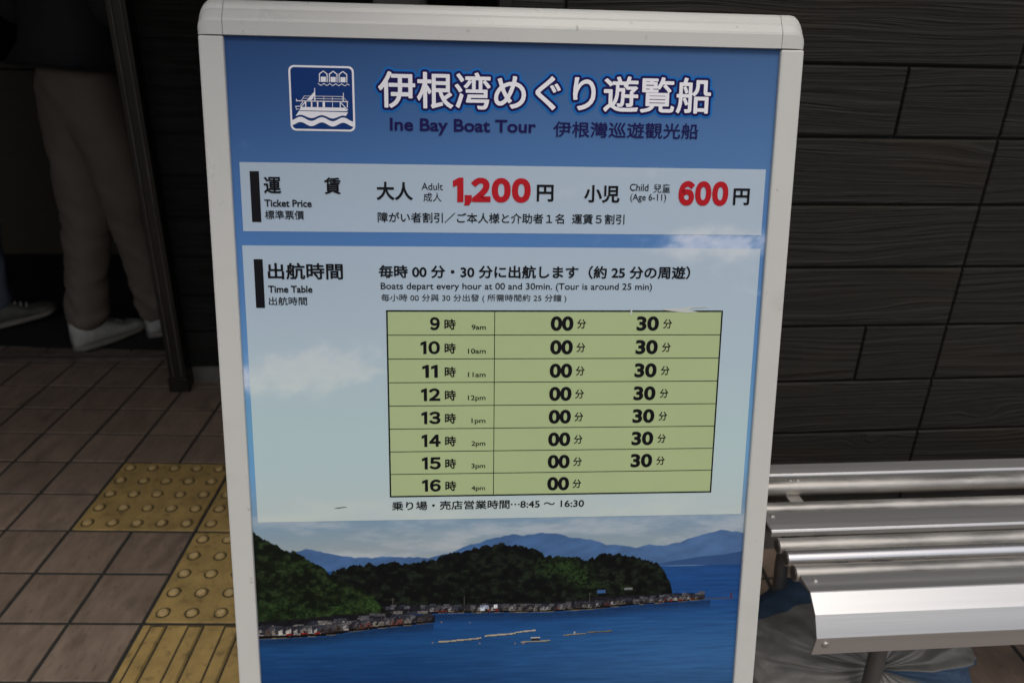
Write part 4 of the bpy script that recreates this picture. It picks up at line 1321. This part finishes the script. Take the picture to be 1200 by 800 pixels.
def shoe(parent, name, heel, toe, m, pitch=0.0, L=0.275, toe_up=0.0):
    heel, toe = Vector(heel), Vector(toe)
    d = (toe - heel); d.z = 0; d.normalize()
    yaw = math.atan2(-d.x, d.y)
    def solid(z_of, name, m, par, sc=1.0, low=0.0, loc=None):
        bm = bmesh.new()
        rings = []
        ns, nk = 16, 20
        for i in range(ns + 1):
            t = i / ns
            y = L * t
            hw = 0.036 + 0.013 * math.sin(min(1, t * 1.35) * math.pi * .78) - 0.004 * (t < .1)
            if t > .82: hw *= math.sqrt(max(0.02, 1 - ((t - .82) / .19) ** 2))
            if t < .08: hw *= math.sqrt(max(0.05, 1 - ((.08 - t) / .085) ** 2))
            z0, z1 = z_of(t)
            ring = []
            for k in range(nk):
                a = 2 * math.pi * k / nk
                cx, cz = math.cos(a), math.sin(a)
                x = math.copysign(abs(cx) ** .6, cx) * hw * sc * (1 - .25 * max(0, cz) * (t < .6))
                zq = (z0 + z1) / 2 + math.copysign(abs(cz) ** .7, cz) * (z1 - z0) / 2
                ring.append(bm.verts.new((x, y, zq + pitch * y)))
            rings.append(ring)
        for A, B in zip(rings, rings[1:]):
            for k in range(nk): bm.faces.new((A[k], A[(k + 1) % nk], B[(k + 1) % nk], B[k]))
        bm.faces.new(rings[0]); bm.faces.new(rings[-1][::-1])
        return obj(name, bm, m, par, loc=loc or (0, 0, 0), rot=(0, 0, yaw) if loc is not None else (0, 0, 0), smooth=True)
    up = lambda t: (0.018, (0.105 - .012 * t if t < .32 else 0.103 - 0.052 * sm((t - .32) / .42)) * 1.0 - (0.012 * sm((t - .8) / .2) if t > .8 else 0))
    s = solid(up, 'shoe', m, parent, 1.0, loc=heel)
    solid(lambda t: (0.0 + .010 * max(0, (t - .7) / .3) ** 2, 0.027 + .006 * max(0, (t - .7) / .3) ** 2), 'sole', M['sole'], s, 1.08)
    bm = bmesh.new()
    for k in range(5):
        y = 0.105 + .018 * k; zt = 0.098 - .0085 * k
        add_tube(bm, [(-.024, y, zt - .010 + pitch * y), (-.012, y + .004, zt + pitch * y), (.012, y + .004, zt + pitch * y), (.024, y, zt - .010 + pitch * y)], .003, 6)
    obj('laces', bm, M['lace'], s)
def sm(t):
    t = max(0, min(1, t)); return t * t * (3 - 2 * t)

def person(loc, yaw, H, label, legs, mats, pitchs=(0, 0), arm_bend=True):
    """faces +y; legs = ((hipx,hipy),(kneex,kneey,kneez),(anklex,ankley,anklez)) left and right"""
    P = empty('person', loc, yaw)
    tag(P, label, 'person', None)
    k = H / 1.70
    (hl, kl, al), (hr_, kr, ar) = legs
    J = {'pel': ((0, 0, .95 * k), (.13, .105)), 'wai': ((0, .01, 1.08 * k), (.125, .10)), 'che': ((0, 0, 1.27 * k), (.145, .11)), 'top': ((0, -.01, 1.40 * k), (.10, .075)), 'nek': ((0, .0, 1.47 * k), .052),
         'hd1': ((0, .018, 1.545 * k), (.068, .080)), 'hd2': ((0, .016, 1.625 * k), (.072, .088))}
    E = [('pel', 'wai'), ('wai', 'che'), ('che', 'top'), ('top', 'nek'), ('nek', 'hd1'), ('hd1', 'hd2')]
    for s, n, (hp, kn, an) in ((-1, 'l', legs[0]), (1, 'r', legs[1])):
        J['hip' + n] = ((hp[0], hp[1], .88 * k), .088)
        J['kne' + n] = (kn, .056)
        J['ank' + n] = (an, .037)
        E += [('pel', 'hip' + n), ('hip' + n, 'kne' + n), ('kne' + n, 'ank' + n)]
        J['sho' + n] = ((s * .185, -.01, 1.385 * k), .056)
        J['elb' + n] = ((s * .245, -.03, 1.13 * k), .042)
        J['wri' + n] = ((s * .13, .20, 1.17 * k), .029)
        J['plm' + n] = ((s * .085, .265, 1.20 * k), (.022, .036))
        E += [('top', 'sho' + n), ('sho' + n, 'elb' + n), ('elb' + n, 'wri' + n), ('wri' + n, 'plm' + n)]
        for f in range(4):
            b = Vector((s * .070 - s * .004 * f, .285, 1.225 * k - .019 * f))
            ln = (.042, .047, .044, .034)[f]
            J['f%s%da' % (n, f)] = (tuple(b), .0095)
            J['f%s%db' % (n, f)] = (tuple(b + Vector((-s * ln * .7, .022, .004))), .0088)
            J['f%s%dc' % (n, f)] = (tuple(b + Vector((-s * (ln * 1.2), .006, .002))), .0075)
            E += [('plm' + n, 'f%s%da' % (n, f)), ('f%s%da' % (n, f), 'f%s%db' % (n, f)), ('f%s%db' % (n, f), 'f%s%dc' % (n, f))]
        J['t%sa' % n] = ((s * .085, .245, 1.235 * k), .011); J['t%sb' % n] = ((s * .066, .262, 1.262 * k), .009)
        E += [('plm' + n, 't%sa' % n), ('t%sa' % n, 't%sb' % n)]
    body = skinned('body', J, E, M['skin'], P, 'pel', 2)
    # face: nose, eyes, mouth, ears as small shapes on the head
    bm = bmesh.new()
    def ball(c, r, sc=(1, 1, 1)):
        b2 = bmesh.new(); bmesh.ops.create_uvsphere(b2, u_segments=12, v_segments=8, radius=r)
        for v in b2.verts: v.co = Vector(c) + Vector((v.co.x * sc[0], v.co.y * sc[1], v.co.z * sc[2]))
        merge(bm, b2)
    for nm, m, a in (('nose', 'skin', ((0, .108, 1.575 * k), .014, (.9, 1.2, 1.5))), ('ear', 'skin', ((-.078, .01, 1.585 * k), .022, (.4, .7, 1.3))), ('ear', 'skin', ((.078, .01, 1.585 * k), .022, (.4, .7, 1.3))),
                     ('eye', 'dshirt', ((-.031, .092, 1.598 * k), .010)), ('eye', 'dshirt', ((.031, .092, 1.598 * k), .010)), ('mouth', 'dshirt', ((0, .097, 1.535 * k), .014, (1.4, .4, .3)))):
        bm = bmesh.new(); ball(*a); obj(nm, bm, M[m], body, smooth=True)
    bm = bmesh.new(); ball((0, -.006, 1.632 * k), .100, (.86, 1.0, .92))
    for v in bm.verts:
        if v.co.y > .045 and v.co.z < 1.655 * k: v.co.y = .045
    obj('hair', bm, M['hair'], P, smooth=True)
    # trousers: waist, seat and two loose legs
    J = {'wst': ((0, 0, 1.13 * k), (.150, .122)), 'sea': ((0, -.012, .93 * k), (.165, .140))}
    E = [('wst', 'sea')]
    for n, (hp, kn, an) in (('l', legs[0]), ('r', legs[1])):
        hv, kv, av = Vector((hp[0], hp[1], .79 * k)), Vector(kn), Vector(an)
        J['thi' + n] = (tuple(hv), .106)
        J['mid' + n] = (tuple(hv.lerp(kv, .55)), .098)
        J['kne' + n] = (kn, .076)
        J['shn' + n] = (tuple(kv.lerp(av, .55)), .070)
        hem = av + Vector((0, 0, -.03))
        J['hem' + n] = (tuple(hem), .074)
        E += [('sea', 'thi' + n), ('thi' + n, 'mid' + n), ('mid' + n, 'kne' + n), ('kne' + n, 'shn' + n), ('shn' + n, 'hem' + n)]
    tr = skinned('trousers', J, E, mats[0], P, 'sea', 3)
    for v in tr.data.vertices:
        c = v.co
        an = legs[0][2] if abs(c.x - legs[0][2][0]) < abs(c.x - legs[1][2][0]) else legs[1][2]
        near = max(0.35, 1 - abs(c.z - an[2]) / .5) + .8 * math.exp(-((c.z - .45) / .10) ** 2) + .5 * math.exp(-((c.z - .80) / .08) ** 2)
        h = 1.1 - 2.4 * abs(mnoise.noise(Vector((c.x * 7, c.y * 7, c.z * 13 + c.x * 14)))) - .9 * abs(mnoise.noise(Vector((c.x * 13, c.y * 13, c.z * 26 - 12 * c.x))))
        v.co = c + v.normal * (h * .0115 * near)
        lim = an[2] - .022 + .014 * c.y
        if v.co.z < lim: v.co.z = lim
    J = {'hem': ((0, 0, .985 * k), (.172, .138)), 'wai': ((0, .01, 1.12 * k), (.160, .130)), 'che': ((0, 0, 1.28 * k), (.170, .132)), 'top': ((0, -.01, 1.415 * k), (.115, .085)), 'col': ((0, -.005, 1.455 * k), (.066, .062))}
    E = [('hem', 'wai'), ('wai', 'che'), ('che', 'top'), ('top', 'col')]
    for s, n in ((-1, 'l'), (1, 'r')):
        J['sho' + n] = ((s * .190, -.01, 1.388 * k), .070); J['slv' + n] = ((s * .245, -.030, 1.13 * k), .058); J['cuf' + n] = ((s * .145, .175, 1.165 * k), .042)
        E += [('top', 'sho' + n), ('sho' + n, 'slv' + n), ('slv' + n, 'cuf' + n)]
    skinned('shirt', J, E, mats[1], P, 'wai', 2, folds=.008, fs=11)
    for (hp, kn, an), pt in zip(legs, pitchs):
        shoe(P, 'shoe', (an[0], an[1] - .062, an[2] - .085), (an[0] + .02, an[1] + .2, 0), mats[2], pitch=pt)
    return P
person((-1.390, 2.525, 0.004), R(-27), 1.68, 'person in beige trousers and white shoes standing in the doorway',
       (((-.080, .0), (-.105, .0, .47), (-.135, -.065, .088)), ((.085, .02), (.025, .080, .47), (-.015, .150, .088))),
       (M['beige'], M['dshirt'], M['whiteshoe']))
person((-2.05, 2.71, 0.004), R(-52), 1.72, 'person in blue-grey jeans and sneakers stepping inside the entrance',
       (((-.085, .0), (-.085, -.06, .48), (-.085, -.26, .115)), ((.085, .02), (.09, .06, .47), (.085, .03, .088))),
       (M['jeans'], M['gshirt'], M['greyshoe']), (-.10, 0.10))
